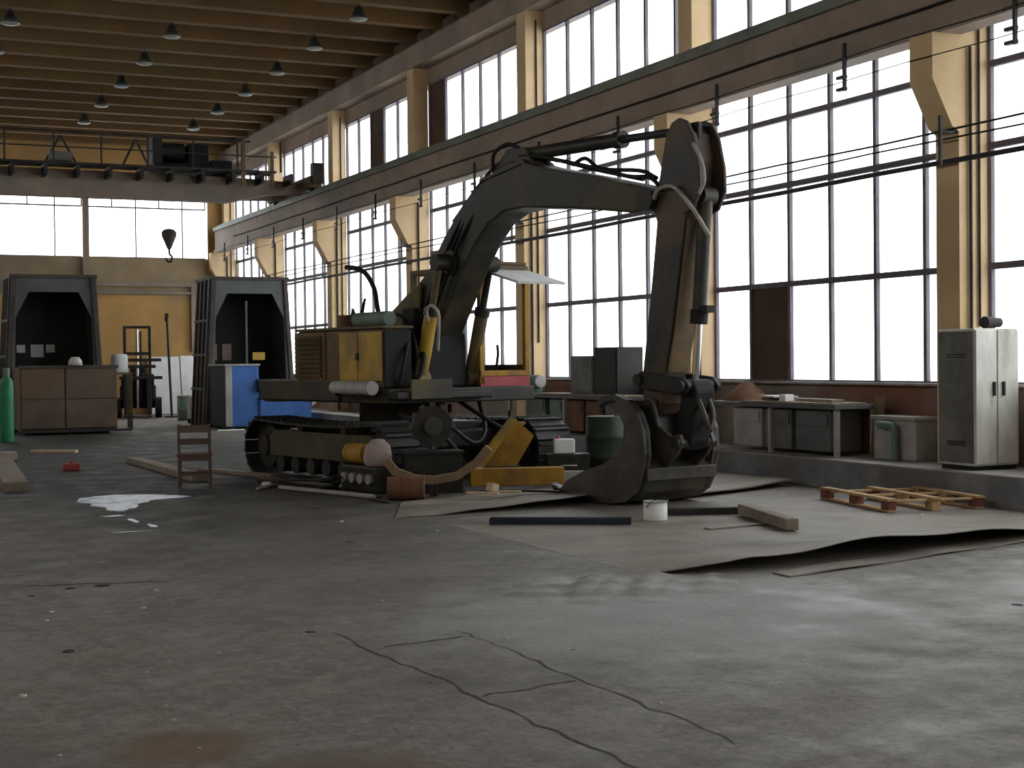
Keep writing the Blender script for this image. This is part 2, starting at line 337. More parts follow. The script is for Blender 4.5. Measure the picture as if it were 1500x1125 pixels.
# --- unseen sides
struct(obj('wall_left', MB().box(XL-.3, XL, YR, YE+.3, 0, 5.6).box(XL-.3, XL, YR, YE+.3, 8.1, 9.6), 'ochre'))
wl = bpy.data.objects['wall_left']
for y in CY: bx('column', 'ochre', XL-.3, XL+.36, y, y+.4, 0, 8.9, wl)
for i in range(0, 9): window(CY[i], [.4, 2.27, 4.13, 6.0], [5.6, 8.1], X=XL-.1)  # high left windows added, unseen, to brighten the hall-facing beam sides
obj('crane_beam', MB().box(XL+.37, XL+.7, YR, YE, 5.44, 6.28), 'beam', wl)
struct(obj('wall_rear', MB().box(XL-.3, XW+.25, YR-.3, YR, 0, 9.6), 'ochre'))
# --- roof
cl = struct(obj('ceiling', MB().box(XL-.3, XW+.25, YR-.3, YE+.3, 9.32, 9.6), 'ceil'))
ribm = MB().prism([(-.13, 8.9), (.13, 8.9), (.2, 9.32), (-.2, 9.32)], XL, 12.1, 'x').mesh('roof_rib'); ribm.materials.append(M['rib'])
y = YR+.75
while y < YE:
    obj('roof_rib', ribm, 'rib', cl, (0, y, 0)); y += 1.5
# ground outside
struct(obj('ground_outside', MB().box(-40, 140, -80, 160, -.5, -.25), 'snow'))

# ================================================================== RUNWAY BEAM, CONDUCTORS, CRANE
rb = thing('crane_runway_beam', 'long brown crane runway beam carried on the column brackets above the tall windows', 'beam', (11.95, 20, 5.44))
obj('bottom_flange', MB().box(-.16, .16, -30, 29.6, 0, .09), 'beam', rb)
obj('web', MB().box(-.11, .11, -30, 29.6, .09, .72), 'beam', rb)
obj('top_flange', MB().box(-.18, .2, -30, 29.6, .72, .84), 'beamtop', rb)
obj('crane_rail', MB().box(-.035, .035, -30, 29.6, .84, .93), 'beamtop', rb)
obj('cable', MB().tube([(-.145, -30+3*k, .34+.015*(k % 2)) for k in range(20)], .016, 6), 'black', rb)
cw = thing('conductor_line', 'bare conductor wires on small hanging brackets under the runway beam', 'wires', (11.66, 20, 5.0))
for k in range(13):
    yy = 12.15+2.95*k-20
    b = bx('bracket', 'steel', -.02, .02, yy-.02, yy+.02, .02, .62, cw)
    for dz in (.05, .2, .42): bx('insulator', 'steel', -.03, .03, yy-.02, yy+.14, dz-.02, dz+.02, cw)
for dz, r in ((.16, .007), (.45, .009)): obj('wire', MB().tube([(0, 11-20+2.95*k/2, dz-.02*(k % 2)) for k in range(26)], r, 5), 'black', cw)
pl = thing('wall_pipe_run', 'horizontal dark pipe with two wires fixed across the column faces halfway up the windows', 'pipe', (11.98, 20, 4.0))
obj('pipe', MB().tube([(0, -9+2*k, -.06+.008*(k % 3)) for k in range(20)], .033, 8), 'steel', pl)
obj('wire', MB().tube([(-.02, -9+2*k, .2+.012*(k % 3)) for k in range(20)], .012, 5), 'black', pl)
obj('wire', MB().tube([(-.02, -9+2*k, .33-.01*(k % 3)) for k in range(20)], .014, 5), 'black', pl)
for k in range(7):
    yy = CY[k+3]+.05-20
    bx('bracket', 'steel', -.16, .1, yy-.02, yy+.02, .28, .31, pl); bx('bracket', 'steel', -.16, -.13, yy-.02, yy+.02, -.1, .48, pl)

bc = thing('overhead_crane', 'dark overhead bridge crane with railed walkway spanning the hall near the end wall', 'crane', (0, 39.5, 6.0))
obj('main_girder', MB().prism([(XL+.6, .05), (9.8, .03), (10.9, .28), (11.85, .32), (11.85, .62), (10.9, .68), (9.5, .72), (XL+.6, .78)], -.18, .18), 'beam', bc, bevel=.01)
obj('main_girder', MB().prism([(XL+.6, .3), (9.8, .3), (10.9, .34), (11.85, .36), (11.85, .62), (10.9, .68), (9.5, .72), (XL+.6, .78)], 1.75, 2.1), 'beam', bc, bevel=.01)
ec = obj('end_carriage', MB().box(11.75, 12.1, -1.2, 3.1, .4, .72), 'ybrown', bc, bevel=.02)
for yy in (-.9, 2.8): obj('wheel', MB().cyl((11.85, yy, .5), (12.02, yy, .5), .17, seg=16), 'steel', ec)
obj('buffer', MB().box(11.8, 12.1, -1.35, -1.1, .5, 1.05), 'steel', ec)
wk = obj('walkway', MB().box(XL+.8, 10.9, -.95, -.18, .78, .83), 'steel', bc)
for k in range(22): bx('walkway_bracket', 'steel', XL+1+.8*k, XL+1.08+.8*k, -.9, -.18, .5, .78, bc)
obj('handrail', MB().cyl((XL+.8, -.93, 1.63), (10.2, -.93, 1.58), .024, seg=6), 'steel', bc)
obj('handrail', MB().cyl((XL+.8, -.93, 1.22), (10.9, -.93, 1.2), .018, seg=6), 'steel', bc)
for k in range(15):
    x = XL+1+1.18*k; bx('handrail_post', 'steel', x-.022, x+.022, -.955, -.905, .8, 1.62, bc)
for a, b in ((4.95, 5.35), (5.75, 5.35), (6.9, 7.25), (7.6, 7.25)):
    obj('brace', MB().cyl((a, -.5, .83), (b, -.5, 1.55), .03, seg=6), 'steel', bc)
bx('junction_box', 'cabside', 5.05, 5.62, -.7, -.4, .9, 1.12, bc)
bx('walkway_post', 'ybrown', 9.95, 10.05, -.95, -.88, .4, 1.6, bc); bx('walkway_post', 'ybrown', 10.75, 10.83, -.95, -.88, .4, 1.35, bc)
tr = obj('hoist_trolley', MB().box(7.75, 9.5, -.35, 2.25, .8, 1.0), 'black', bc, bevel=.02)
obj('rope_drum', MB().cyl((7.9, .8, 1.3), (9.0, .8, 1.3), .3, seg=18), 'black', tr)
obj('hoist_motor', MB().cyl((8.0, 0.0, 1.35), (8.6, 0.0, 1.35), .22, seg=14).box(7.75, 8.0, -.2, .4, 1.0, 1.75), 'steel', tr)
obj('gearbox', MB().box(8.7, 9.25, -.25, .5, 1.0, 1.55).box(9.3, 9.9, -.2, .3, .75, 1.15), 'black', tr, bevel=.03)
for x in (8.3, 8.46): obj('hoist_rope', MB().cyl((x, .9, -.75), (x, .9, 1.1), .008, seg=5), 'steel', bc)
hk = obj('hook_block', MB().lathe([(.02, -1.22), (.07, -1.15), (.13, -1.0), (.2, -.84), (.21, -.74), (.15, -.66), (.03, -.63)], (8.38, .9, 0), 14), 'housetrim', bc)
obj('hook', MB().tube(bez([(8.38, .9, -1.2), (8.39, .9, -1.32), (8.45, .9, -1.4), (8.43, .9, -1.52), (8.33, .9, -1.52), (8.28, .9, -1.43)], 5), .03, 7), 'steel', hk)

# ================================================================== PENDANT LAMPS
lp = thing('pendant_lamp', '', 'lamp', (9.73, 28.25, 8.9), group='hooded lamps hanging from the roof ribs')
obj('stem', MB().cyl((0, 0, -.12), (0, 0, .01), .02, seg=6), 'steel', lp)
obj('lamp_shade', MB().lathe([(.04, -.06), (.085, -.08), (.1, -.16), (.13, -.2), (.195, -.31), (.187, -.31), (.12, -.21), (.02, -.18)], seg=16), 'lampshell', lp)
obj('lamp_glass', MB().lathe([(.186, -.308), (.15, -.335), (.07, -.35), (.001, -.353)], seg=16), 'lampglass', lp)
rows = [('the row nearest the windows', 9.73, [28.25, 31.25, 34.25, 37.25, 40.25, 43.25]), ('the middle row', 6.6, [31.25, 34.25, 37.25, 40.25, 43.25]), ('the row at the left edge', 3.35, [31.25, 34.25])]
words = ['nearest', 'second nearest', 'third nearest', 'fourth nearest', 'fifth nearest', 'farthest']
first = True
for rn, X, ys in rows:
    for i, yy in enumerate(ys):
        wd = words[i] if i < len(ys)-1 else 'farthest'
        lab = 'hooded pendant lamp, %s of %s' % (wd, rn)
        if first: lp['label'] = lab; lp.location = (X, yy, 8.9); first = False
        else: dup(lp, (X, yy, 8.9), label=lab)

# ================================================================== EXCAVATOR
ex = thing('excavator', 'large dirty yellow and black crawler excavator with raised boom, bucket resting on the floor', 'excavator', (7.45, 19.9, 0), math.atan2(-.978, .21))
def yprism(poly, y0, y1): return MB().prism(poly, y0, y1, 'y')
# tracks
shoe = MB().box(-.095, .095, -.3, .3, -.018, .018).box(-.06, -.035, -.3, .3, .018, .05).mesh('track_shoe'); shoe.materials.append(M['steel'])
for sy in (-1.2, 1.2):
    ta = obj('track_frame', MB().prism([(-1.5, .3), (1.5, .3), (1.6, .5), (1.35, .68), (-1.35, .68), (-1.6, .5)], -.17, .17), 'yolive2', ex, (0, sy, 0), bevel=.02)
    R, Lh = .40, 1.62
    per = 4*Lh+2*math.pi*R; n = 44
    for k in range(n):
        s = per*k/n
        if s < 2*Lh: p = (-Lh+s, 0, .03); a = 0
        elif s < 2*Lh+math.pi*R: t = (s-2*Lh)/R; p = (Lh+R*math.sin(t), 0, .03+R-R*math.cos(t)); a = -t
        elif s < 4*Lh+math.pi*R: d = s-2*Lh-math.pi*R; p = (Lh-d, 0, .03+2*R-.05*math.sin(math.pi*d/(2*Lh))); a = math.pi
        else: t = (s-4*Lh-math.pi*R)/R; p = (-Lh-R*math.sin(t), 0, .03+R+R*math.cos(t)); a = math.pi-t
        o = bpy.data.objects.new('track_shoe', shoe); link(o, ta); o.location = p; o.rotation_euler[1] = a+math.pi
    for nm, x in (('idler_wheel', Lh), ('drive_sprocket', -Lh)):
        obj(nm, MB().cyl((x, -.13, .45), (x, .13, .45), .33, seg=20).cyl((x, -.2, .45), (x, .2, .45), .14, seg=14), 'steel', ta)
    for x in (-1.1, -.66, -.22, .22, .66, 1.1):
        obj('track_roller', MB().cyl((x, -.2, .2), (x, .2, .2), .12, seg=12), 'steel', ta)
    for x in (-.6, .6): obj('carrier_roller', MB().cyl((x, -.15, .74), (x, .15, .74), .075, seg=10), 'yolive', ta)
obj('car_body', MB().box(-.8, .8, -1.05, 1.05, .42, .8).box(-1.1, -.5, -1.1, 1.1, .45, .7).box(.5, 1.1, -1.1, 1.1, .45, .7), 'steel', ex, bevel=.03)
obj('slew_ring', MB().cyl((0, 0, .8), (0, 0, 1.1), .62, seg=28), 'steel', ex)
# upper house
obj('main_deck', MB().box(-2.05, 1.55, -1.22, 1.22, 1.1, 1.3).box(1.2, 1.75, -1.2, .35, 1.16, 1.26), 'boom', ex, bevel=.02)
obj('counterweight', MB().prism([(-1.6, -1.25), (-2.05, -1.2), (-2.3, -.8), (-2.38, 0), (-2.3, .8), (-2.05, 1.2), (-1.6, 1.25)], 1.08, 1.4, 'z'), 'boom', ex, bevel=.05)
obj('deck_side_panel', MB().box(-2.0, .35, -1.26, -1.2, 1.12, 1.4), 'boom', ex, bevel=.01)
eb = obj('engine_bay', MB().box(-1.0, .62, -1.18, -.35, 1.3, 2.1).box(.62, 1.38, -1.18, -.74, 1.3, 2.1).box(-1.0, .1, -.35, 1.1, 1.3, 2.0), 'ybrown', ex, bevel=.04)
gr = obj('louvre_panel', MB().box(-.98, -.12, -1.2, -1.17, 1.42, 2.08), 'ybrown', eb)
for k in range(9):
    o = bx('louvre', 'yolive', -.92, -.2, -1.245, -1.195, 1.46+.066*k, 1.49+.066*k, gr); o.rotation_euler[0] = .5
obj('hood_door', MB().box(.3, .78, -1.215, -1.18, 1.4, 2.06), 'yellow', eb, bevel=.01)
obj('hood_door', MB().box(.8, 1.37, -1.215, -1.18, 1.4, 2.06), 'yellow', eb, bevel=.01)
obj('door_latch', MB().box(.76, .82, -1.235, -1.215, 1.68, 1.78), 'steel', eb)
obj('hood_top', MB().box(-.95, .64, -1.21, -.33, 2.1, 2.14).box(.64, 1.42, -1.21, -.72, 2.1, 2.14), 'yolive', eb, bevel=.01)
obj('air_tank', MB().cyl((.42, -1.36, 1.31), (1.4, -1.36, 1.31), .095, seg=18), 'tank', ex)
for x in (.6, 1.2): bx('tank_strap', 'steel', x-.02, x+.02, -1.47, -1.22, 1.2, 1.24, ex)
obj('muffler', MB().cyl((.35, -.95, 2.24), (1.2, -.95, 2.24), .1, seg=16), 'bgreen', ex)
obj('exhaust_pipe', MB().tube(bez([(.55, -.7, 2.2), (.47, -.7, 2.45), (.4, -.7, 2.68), (.18, -.7, 2.9), (-.1, -.7, 2.99), (-.35, -.7, 3.02)], 6), .035, 10), 'black', ex)
obj('air_filter', MB().cyl((-.05, -.9, 2.14), (-.05, -.9, 2.32), .11, seg=12), 'rust', ex)
obj('broken_bracket', MB().prism([(-.2, 2.14), (.1, 2.2), (.22, 2.55), (.1, 2.35), (-.05, 2.3), (-.12, 2.42), (-.16, 2.25)], -.76, -.72), 'black', ex)
obj('boom_foot_cowl', MB().prism([(-.1, 1.3), (.6, 1.3), (.9, 2.3), (.95, 2.75), (.6, 2.6), (.2, 2.38), (-.1, 2.1)], -.3, -.23), 'yolive', ex, bevel=.06)
obj('bay_front', MB().box(1.38, 1.41, -1.17, -.75, 1.32, 2.08), 'black', eb, bevel=.01)
for pts, r in (([(1.44, -.98, 1.34), (1.5, -.95, 1.55), (1.44, -.85, 1.82), (1.2, -.62, 2.15), (1.1, -.3, 2.4)], .028), ([(1.46, -.82, 1.32), (1.55, -.7, 1.5), (1.4, -.55, 1.75), (1.15, -.45, 1.7)], .035), ([(1.3, -.66, 1.32), (1.34, -.62, 1.7), (1.2, -.6, 2.05), (.9, -.62, 2.3), (.6, -.6, 2.2)], .024)):
    obj('engine_hose', MB().tube(bez(pts, 5), r, 7), 'black', eb)
obj('valve_bank', MB().box(.75, 1.2, -.34, .3, 1.3, 2.05).box(.55, .9, -.36, .32, 2.0, 2.4), 'black', ex, bevel=.04)
obj('front_step_plate', MB().box(1.2, 1.78, -1.0, -.35, 1.26, 1.29).box(1.75, 1.79, -1.0, -.35, 1.16, 1.42), 'yolive', ex, bevel=.01)
obj('hydraulic_block', MB().box(.66, .98, -.7, -.36, 1.3, 1.62).cyl((.82, -.56, 1.6), (.82, -.56, 1.95), .12, seg=14), 'black', ex, bevel=.02)
# boom
boomp = [(.3, 1.38), (.12, 1.6), (.1, 2.0), (.22, 2.33), (.6, 2.62), (1.03, 2.9), (1.42, 3.33), (1.8, 3.68), (2.15, 3.92), (2.6, 4.12), (2.95, 4.2), (3.2, 4.16), (3.6, 4.05), (4.5, 3.85), (5.35, 3.64), (5.6, 3.58), (5.68, 3.48), (5.6, 3.36),
         (5.3, 3.33), (4.2, 3.48), (3.2, 3.58), (2.8, 3.57), (2.45, 3.44), (2.15, 3.2), (1.8, 2.8), (1.5, 2.4), (1.2, 2.0), (.95, 1.6), (.7, 1.38)]
bo = obj('boom', yprism(boomp, -.22, .22), 'boom', ex, bevel=.025)
obj('boom_top_plate', MB().prism([(2.3, 4.02), (3.2, 4.19), (3.3, 4.12), (5.2, 3.68), (5.2, 3.66), (3.2, 4.13), (2.3, 3.99)], -.245, .245), 'boom', bo)
obj('boom_end_boss', MB().cyl((5.52, -.27, 3.47), (5.52, .27, 3.47), .14, seg=18), 'steel', bo)
for q in (-.235, .235): obj('boom_pin_boss', MB().cyl((1.62, q-.03, 2.98), (1.62, q+.03, 2.98), .17, seg=16), 'steel', bo)
obj('cylinder_bracket', MB().prism([(2.45, 4.08), (3.35, 4.12), (3.2, 4.3), (3.0, 4.38), (2.8, 4.36)], -.16, -.11).prism([(2.45, 4.08), (3.35, 4.12), (3.2, 4.3), (3.0, 4.38), (2.8, 4.36)], .11, .16), 'boom', bo)
for q, pts in enumerate(([(1.5, -.1, 3.55), (2.1, -.1, 3.98), (2.6, -.12, 4.22), (3.2, -.14, 4.24), (4.2, -.14, 4.02), (5.1, -.14, 3.78), (5.5, -.16, 3.72), (5.75, -.2, 3.55)],
                         [(1.3, .05, 3.35), (2.0, .06, 3.95), (2.7, .05, 4.26), (3.5, .02, 4.17), (4.3, .02, 3.96), (5.2, .02, 3.74)],
                         [(2.55, -.2, 4.1), (2.6, -.22, 4.32), (2.85, -.2, 4.42), (3.05, -.15, 4.36)],
                         [(4.05, -.1, 4.03), (4.3, -.1, 4.08), (4.6, -.1, 3.92), (5.3, -.12, 3.82), (5.62, -.16, 3.7)])):
    obj('hydraulic_hose', MB().tube(bez(pts, 5), .026, 7), 'black', bo)
for y_, xs in ((-.27, (1.35, 2.95)), (-.25, (1.2, 2.75)), (-.26, (1.1, 2.6))):
    obj('hydraulic_hose', MB().tube(bez([(xs[0]-.4, y_, 1.75), (xs[0]-.25, y_-.03, 2.1), (xs[0], y_-.02, 2.45), (xs[0]+.25, y_+.0, 2.85), (xs[0]+.55, y_+.02, 3.3), (xs[0]+.9, y_+.1, 3.75)], 5), .024, 7), 'black', bo)
# lift cylinders
for sy in (-.42, .42):
    lc = obj('lift_cylinder', MB().cyl((1.12, sy, 1.42), (1.42, sy, 2.35), .095, seg=16).cyl((1.12, sy-.1, 1.42), (1.12, sy+.1, 1.42), .12, seg=14), 'yellow' if sy < 0 else 'yolive', ex)
    obj('cylinder_rod', MB().cyl((1.42, sy, 2.35), (1.62, sy, 2.98), .05, seg=12), 'yolive' if sy < 0 else 'steel', lc)
    obj('gland', MB().cyl((1.4, sy, 2.28), (1.43, sy, 2.38), .11, seg=16), 'steel', lc)
    obj('rod_eye', MB().cyl((1.62, sy-.09, 2.98), (1.62, sy+.16 if sy < 0 else sy+.09, 2.98), .11, seg=16), 'steel', lc)
obj('pale_hose_loop', MB().tube(bez([(1.45, -.5, 2.2), (1.5, -.56, 2.34), (1.62, -.56, 2.4), (1.72, -.52, 2.3), (1.7, -.5, 2.1), (1.6, -.45, 1.8)], 6), .022, 7), 'hose', ex)
# arm
armp = [(5.36, 1.5), (5.44, 2.0), (5.54, 2.63), (5.62, 3.2), (5.56, 3.36), (5.62, 3.6), (5.8, 3.95), (5.86, 4.15), (5.95, 4.26), (6.05, 4.26), (6.14, 4.15), (6.2, 3.9), (6.16, 3.5), (6.08, 3.2), (5.97, 2.6), (5.85, 2.0), (5.74, 1.5), (5.68, 1.15), (5.58, 1.02), (5.44, 1.05), (5.36, 1.2)]
ar = obj('arm', yprism(armp, -.17, .17), 'armm', ex, bevel=.02)
headp = [(5.7, 3.62), (5.77, 3.92), (5.83, 4.15), (5.92, 4.28), (6.04, 4.32), (6.16, 4.27), (6.27, 4.08), (6.35, 3.75), (6.36, 3.5), (6.25, 3.3), (6.1, 3.25)]
for q in (-.21, .17): obj('head_plate', yprism(headp, q, q+.045), 'armm', ar, bevel=.012)
obj('head_rib', MB().box(6.0, 6.16, -.03, .03, 3.6, 4.28), 'steel', ar, bevel=.01)
obj('arm_front_plate', MB().prism([(6.1, 3.2), (6.125, 3.2), (5.905, 2.0), (5.77, 1.5), (5.75, 1.5), (5.88, 2.0)], -.15, .15), 'ybrown', ar)
# arm (stick) cylinder
ac = obj('arm_cylinder', MB().cyl((2.95, 0, 4.29), (4.85, 0, 4.245), .085, seg=16).cyl((2.95, -.12, 4.29), (2.95, .12, 4.29), .1, seg=14), 'boom', ex)
obj('cylinder_rod', MB().cyl((4.85, 0, 4.245), (5.95, 0, 4.21), .048, seg=12), 'steel', ac)
obj('gland', MB().cyl((4.75, 0, 4.247), (4.88, 0, 4.244), .105, seg=16), 'boom', ac)
# bucket cylinder
kc = obj('bucket_cylinder', MB().cyl((6.24, 0, 3.45), (6.12, 0, 2.12), .08, seg=16).cyl((6.24, -.1, 3.45), (6.24, .1, 3.45), .1, seg=14), 'armm', ex)
obj('gland', MB().cyl((6.125, 0, 2.2), (6.11, 0, 2.04), .1, seg=16).box(6.1, 6.3, -.06, .06, 2.16, 2.24), 'black', kc)
obj('cylinder_rod', MB().cyl((6.11, 0, 2.05), (6.04, 0, 1.33), .042, seg=12), 'chrome', kc)
obj('pale_hose_loop', MB().tube(bez([(5.66, -.24, 3.46), (5.78, -.28, 3.55), (6.0, -.28, 3.56), (6.18, -.27, 3.42), (6.32, -.2, 3.2), (6.38, -.1, 3.0)], 6), .024, 7), 'hose', ex)
obj('pale_hose_loop', MB().tube(bez([(6.28, -.23, 4.0), (6.4, -.23, 3.82), (6.42, -.2, 3.6), (6.34, -.2, 3.45)], 6), .022, 7), 'hose', ex)
# linkage
for q in (-.25, .2):
    obj('idler_link', yprism([(5.28, 1.42), (5.4, 1.52), (6.1, 1.45), (6.2, 1.35), (6.12, 1.25), (5.4, 1.32)], q, q+.05), 'steel', ex, bevel=.015)
obj('push_link', yprism([(5.98, 1.4), (6.14, 1.42), (6.22, 1.3), (6.12, .72), (6.0, .62), (5.88, .7), (5.92, 1.0)], -.15, .15), 'black', ex, bevel=.03)
obj('link_pin', MB().cyl((6.08, -.3, 1.35), (6.08, .3, 1.35), .075, seg=14), 'steel', ex); obj('link_pin', MB().cyl((5.38, -.28, 1.42), (5.38, .28, 1.42), .07, seg=14), 'steel', ex)
obj('lifting_shackle', MB().tube(bez([(6.18, -.08, 1.2), (6.28, -.08, 1.02), (6.26, 0, .88), (6.24, .08, 1.02), (6.18, .08, 1.2)], 5), .03, 7), 'bucket', ex)
# bucket
bk = obj('bucket', MB(), 'bucket', ex)
sidep = [(4.3, .12), (4.45, .04), (4.8, .012), (5.2, .01), (5.5, .05), (5.68, .16), (5.78, .34), (5.84, .6), (5.82, .86), (5.72, 1.06), (5.55, 1.2), (5.35, 1.26), (5.15, 1.24), (5.03, 1.17)]
frontp = [(5.18, 1.14), (5.36, 1.06), (5.46, .9), (5.45, .74), (5.34, .58), (5.1, .46), (4.75, .36), (4.45, .24)]
shell = [(4.3, .12), (4.45, .04), (4.8, .012), (5.2, .01), (5.5, .05), (5.68, .16), (5.78, .34), (5.8, .44), (5.62, .56), (5.5, .74), (5.46, .95), (5.42, 1.15)]
mb = MB(); W = .53
th = .035
def strip(mb, pts, y0, y1, th):
    n = len(pts); inn = []
    for i, p in enumerate(pts):
        a = pts[max(i-1, 0)]; b = pts[min(i+1, n-1)]; dx, dz = b[0]-a[0], b[1]-a[1]; l = math.hypot(dx, dz); inn.append((p[0]-dz/l*th, p[1]+dx/l*th))
    v = [(x, y0, z) for x, z in pts]+[(x, y1, z) for x, z in pts]+[(x, y0, z) for x, z in inn]+[(x, y1, z) for x, z in inn]
    f = []
    for i in range(n-1):
        f += [(i, i+1, n+i+1, n+i), (3*n+i, 3*n+i+1, 2*n+i+1, 2*n+i), (2*n+i, 2*n+i+1, i+1, i), (n+i, n+i+1, 3*n+i+1, 3*n+i)]
    f += [(0, n, 3*n, 2*n), (n-1, 3*n-1, 4*n-1, 2*n-1)]
    mb.add(v, f, False)
strip(mb, shell, -W, W, th)
bk.data = mb.mesh('bucket'); bk.data.materials.append(M['bucket'])
for q in (-W-.02, W-.02):
    sp = obj('side_plate', yprism(sidep+frontp, q, q+.04), 'bucket', bk)
    m2 = MB(); strip(m2, sidep[1:], q-.035, q+.07, .07); obj('rim', m2, 'bucket', sp)
obj('cutting_edge', yprism([(4.2, .1), (4.24, .14), (4.6, .08), (4.6, .035)], -W-.03, W+.03), 'steel', bk)
for k in range(5):
    yy = -.44+.22*k; obj('tooth', yprism([(4.28, .13), (4.08, .16), (4.04, .18), (4.1, .09), (4.3, .06)], yy-.05, yy+.05), 'bucket', bk)
for q in (-.26, .21): obj('bucket_ear', yprism([(5.46, .95), (5.6, .56), (5.8, .42), (6.0, .58), (6.1, .72), (6.06, .82), (5.9, .8), (5.7, .9), (5.62, 1.2), (5.48, 1.24)], q, q+.05), 'bucket', bk, bevel=.01)
obj('hinge_pin', MB().cyl((5.54, -.3, 1.12), (5.54, .3, 1.12), .075, seg=14), 'steel', bk); obj('hinge_pin', MB().cyl((6.02, -.3, .72), (6.02, .3, .72), .065, seg=14), 'steel', bk)
obj('wear_strip', MB().box(5.78, 5.83, -W, W, .3, .44), 'bucket', bk, bevel=.01)
for pts in ([(1.0, -.8, 1.1), (1.35, -.75, .8), (1.6, -.5, .62), (1.5, -.2, .75), (1.2, 0, 1.05)], [(1.1, -.5, 1.12), (1.6, -.35, .85), (1.75, 0, .55), (1.55, .35, .7), (1.2, .5, 1.1)], [(1.25, .1, 1.12), (1.7, .2, .9), (1.85, .5, .72), (1.6, .75, .95)], [(.9, -.6, 1.1), (1.4, -.9, .95), (1.8, -.7, .8), (1.9, -.4, .5), (1.7, -.1, .25)]):
    obj('hanging_hose', MB().tube(bez(pts, 6), .03, 7), random.choice(('steel', 'black', 'bucket')), ex)
# cab on the far side of the boom
cb = obj('cab', MB().box(-.4, 1.33, .42, 1.28, 1.28, 1.33), 'steel', ex)
obj('front_panel', MB().box(1.3, 1.36, .42, 1.28, 1.24, 1.44), 'red', cb, bevel=.01)
obj('window_sill', MB().box(1.29, 1.37, .42, 1.28, 1.44, 1.52), 'yellow2', cb, bevel=.01)
for x, y_ in ((1.29, .42), (1.29, 1.21), (-.4, .42), (-.4, 1.21), (.45, .42)):
    bx('cab_post', 'yellow2' if x > 1 else 'yolive', x, x+.07, y_, y_+.07, 1.33, 2.95, cb)
obj('cab_roof', MB().box(-.42, 1.36, .42, 1.28, 2.92, 3.0).box(.9, 1.36, .45, 1.25, 3.0, 3.05), 'ybrown', cb, bevel=.02)
obj('side_panel', MB().box(-.4, .5, .42, .46, 1.3, 1.95).box(-.4, 1.33, 1.24, 1.28, 1.3, 1.6), 'yolive', cb)
obj('raised_windscreen', MB().prism([(1.36, 2.9), (1.38, 2.93), (2.22, 2.72), (2.2, 2.69)], .44, 1.26), 'white', cb)
st = obj('seat', MB().box(.05, .55, .6, 1.1, 1.5, 1.68).box(-.05, .1, .6, 1.1, 1.68, 2.2), 'bgreen', cb, bevel=.05)
obj('control_lever', MB().tube([(.9, .7, 1.35), (.95, .68, 1.75), (.92, .66, 1.9)], .02, 6), 'black', cb)
obj('control_lever', MB().tube([(.9, 1.0, 1.35), (.96, 1.02, 1.75), (.92, 1.04, 1.88)], .02, 6), 'black', cb)

# ================================================================== BACKGROUND MACHINES (left)
def housing(loc, label, wb=1.22, wt=1.0, H=3.85, D=1.7):
    t = thing('steel_housing', label, 'housing', loc, group='tall grey trapezoid housings')
    out = [(-wb, 0), (-wt, H), (wt, H), (wb, 0)]
    inn = [(-wb+.22, 0), (-wb+.3, H-1.0), (-wt+.4, H-.35), (wt-.4, H-.35), (wb-.3, H-1.0), (wb-.22, 0)]
    ou = [(-wb, 0), (-wb+(wb-wt)*(H-1.0)/H, H-1.0), (-wt, H), (wt, H), (wb-(wb-wt)*(H-1.0)/H, H-1.0), (wb, 0)]
    v = [(x, 0, z) for x, z in ou]+[(x, 0, z) for x, z in inn]+[(x, .08, z) for x, z in ou]+[(x, .08, z) for x, z in inn]
    f = []
    for i in range(5): f += [(i, i+1, 6+i+1, 6+i), (12+i+1, 12+i, 18+i, 18+i+1), (i+1, i, 12+i, 12+i+1), (6+i, 6+i+1, 18+i+1, 18+i)]
    obj('front_plate', MB().add(v, f), 'housing', t)
    for s in (-1, 1):
        obj('side_wall', MB().prism([(s*wb, 0), (s*wt, H), (s*(wt-.06), H), (s*(wb-.06), 0)], .08, D), 'housetrim', t)
        for k in range(4): obj('side_rib', MB().prism([(s*(wb+.05), 0), (s*(wt+.05), H), (s*wt, H), (s*wb, 0)], .1+.45*k, .2+.45*k), 'housing' if k == 0 else 'housetrim', t)
        for k in range(3):
            zz = 1.0+.9*k; xx = wb-(wb-wt)*zz/H; bx('side_rail', 'housing', s*xx-.05, s*xx+.05, .1, D, zz-.03, zz+.03, t)
    obj('roof_plate', MB().box(-wt-.06, wt+.06, -.04, D, H, H+.09), 'housetrim', t, bevel=.01)
    obj('back_panel', MB().prism([(-wb, 0), (-wt, H), (wt, H), (wb, 0)], D, D+.05), 'housedark', t)
    for s in (-1, 1): obj('corner_post', MB().prism([(s*wb, 0), (s*wt, H), (s*(wt-.1), H), (s*(wb-.1), 0)], -.06, 0), 'housetrim', t)
    return t
h1 = housing((5.03, 38.2, 0), 'tall grey steel housing behind the rusty brown bin, white sheets inside')
for x0, x1, z0, z1 in ((-.73, -.52, 2.0, 2.2), (-.38, -.06, 1.88, 2.21), (.0, .22, 2.0, 2.21)): bx('white_sheet', 'pale', x0, x1, 1.66, 1.68, z0, z1, h1)
h2 = housing((9.98, 38.0, 0), 'tall grey steel housing behind the blue machine beside the excavator')
bx('centre_strut', 'housing', -.12, -.07, .02, .06, 0, 3.3, h2)
obj('label_plate', MB().box(.05, .38, -.02, .0, 1.75, 1.95), 'yellow', h2)
for x in (-.75, -.35): bx('white_sheet', 'pink', x, x+.25, 1.66, 1.69, 1.75, 2.2, h2)

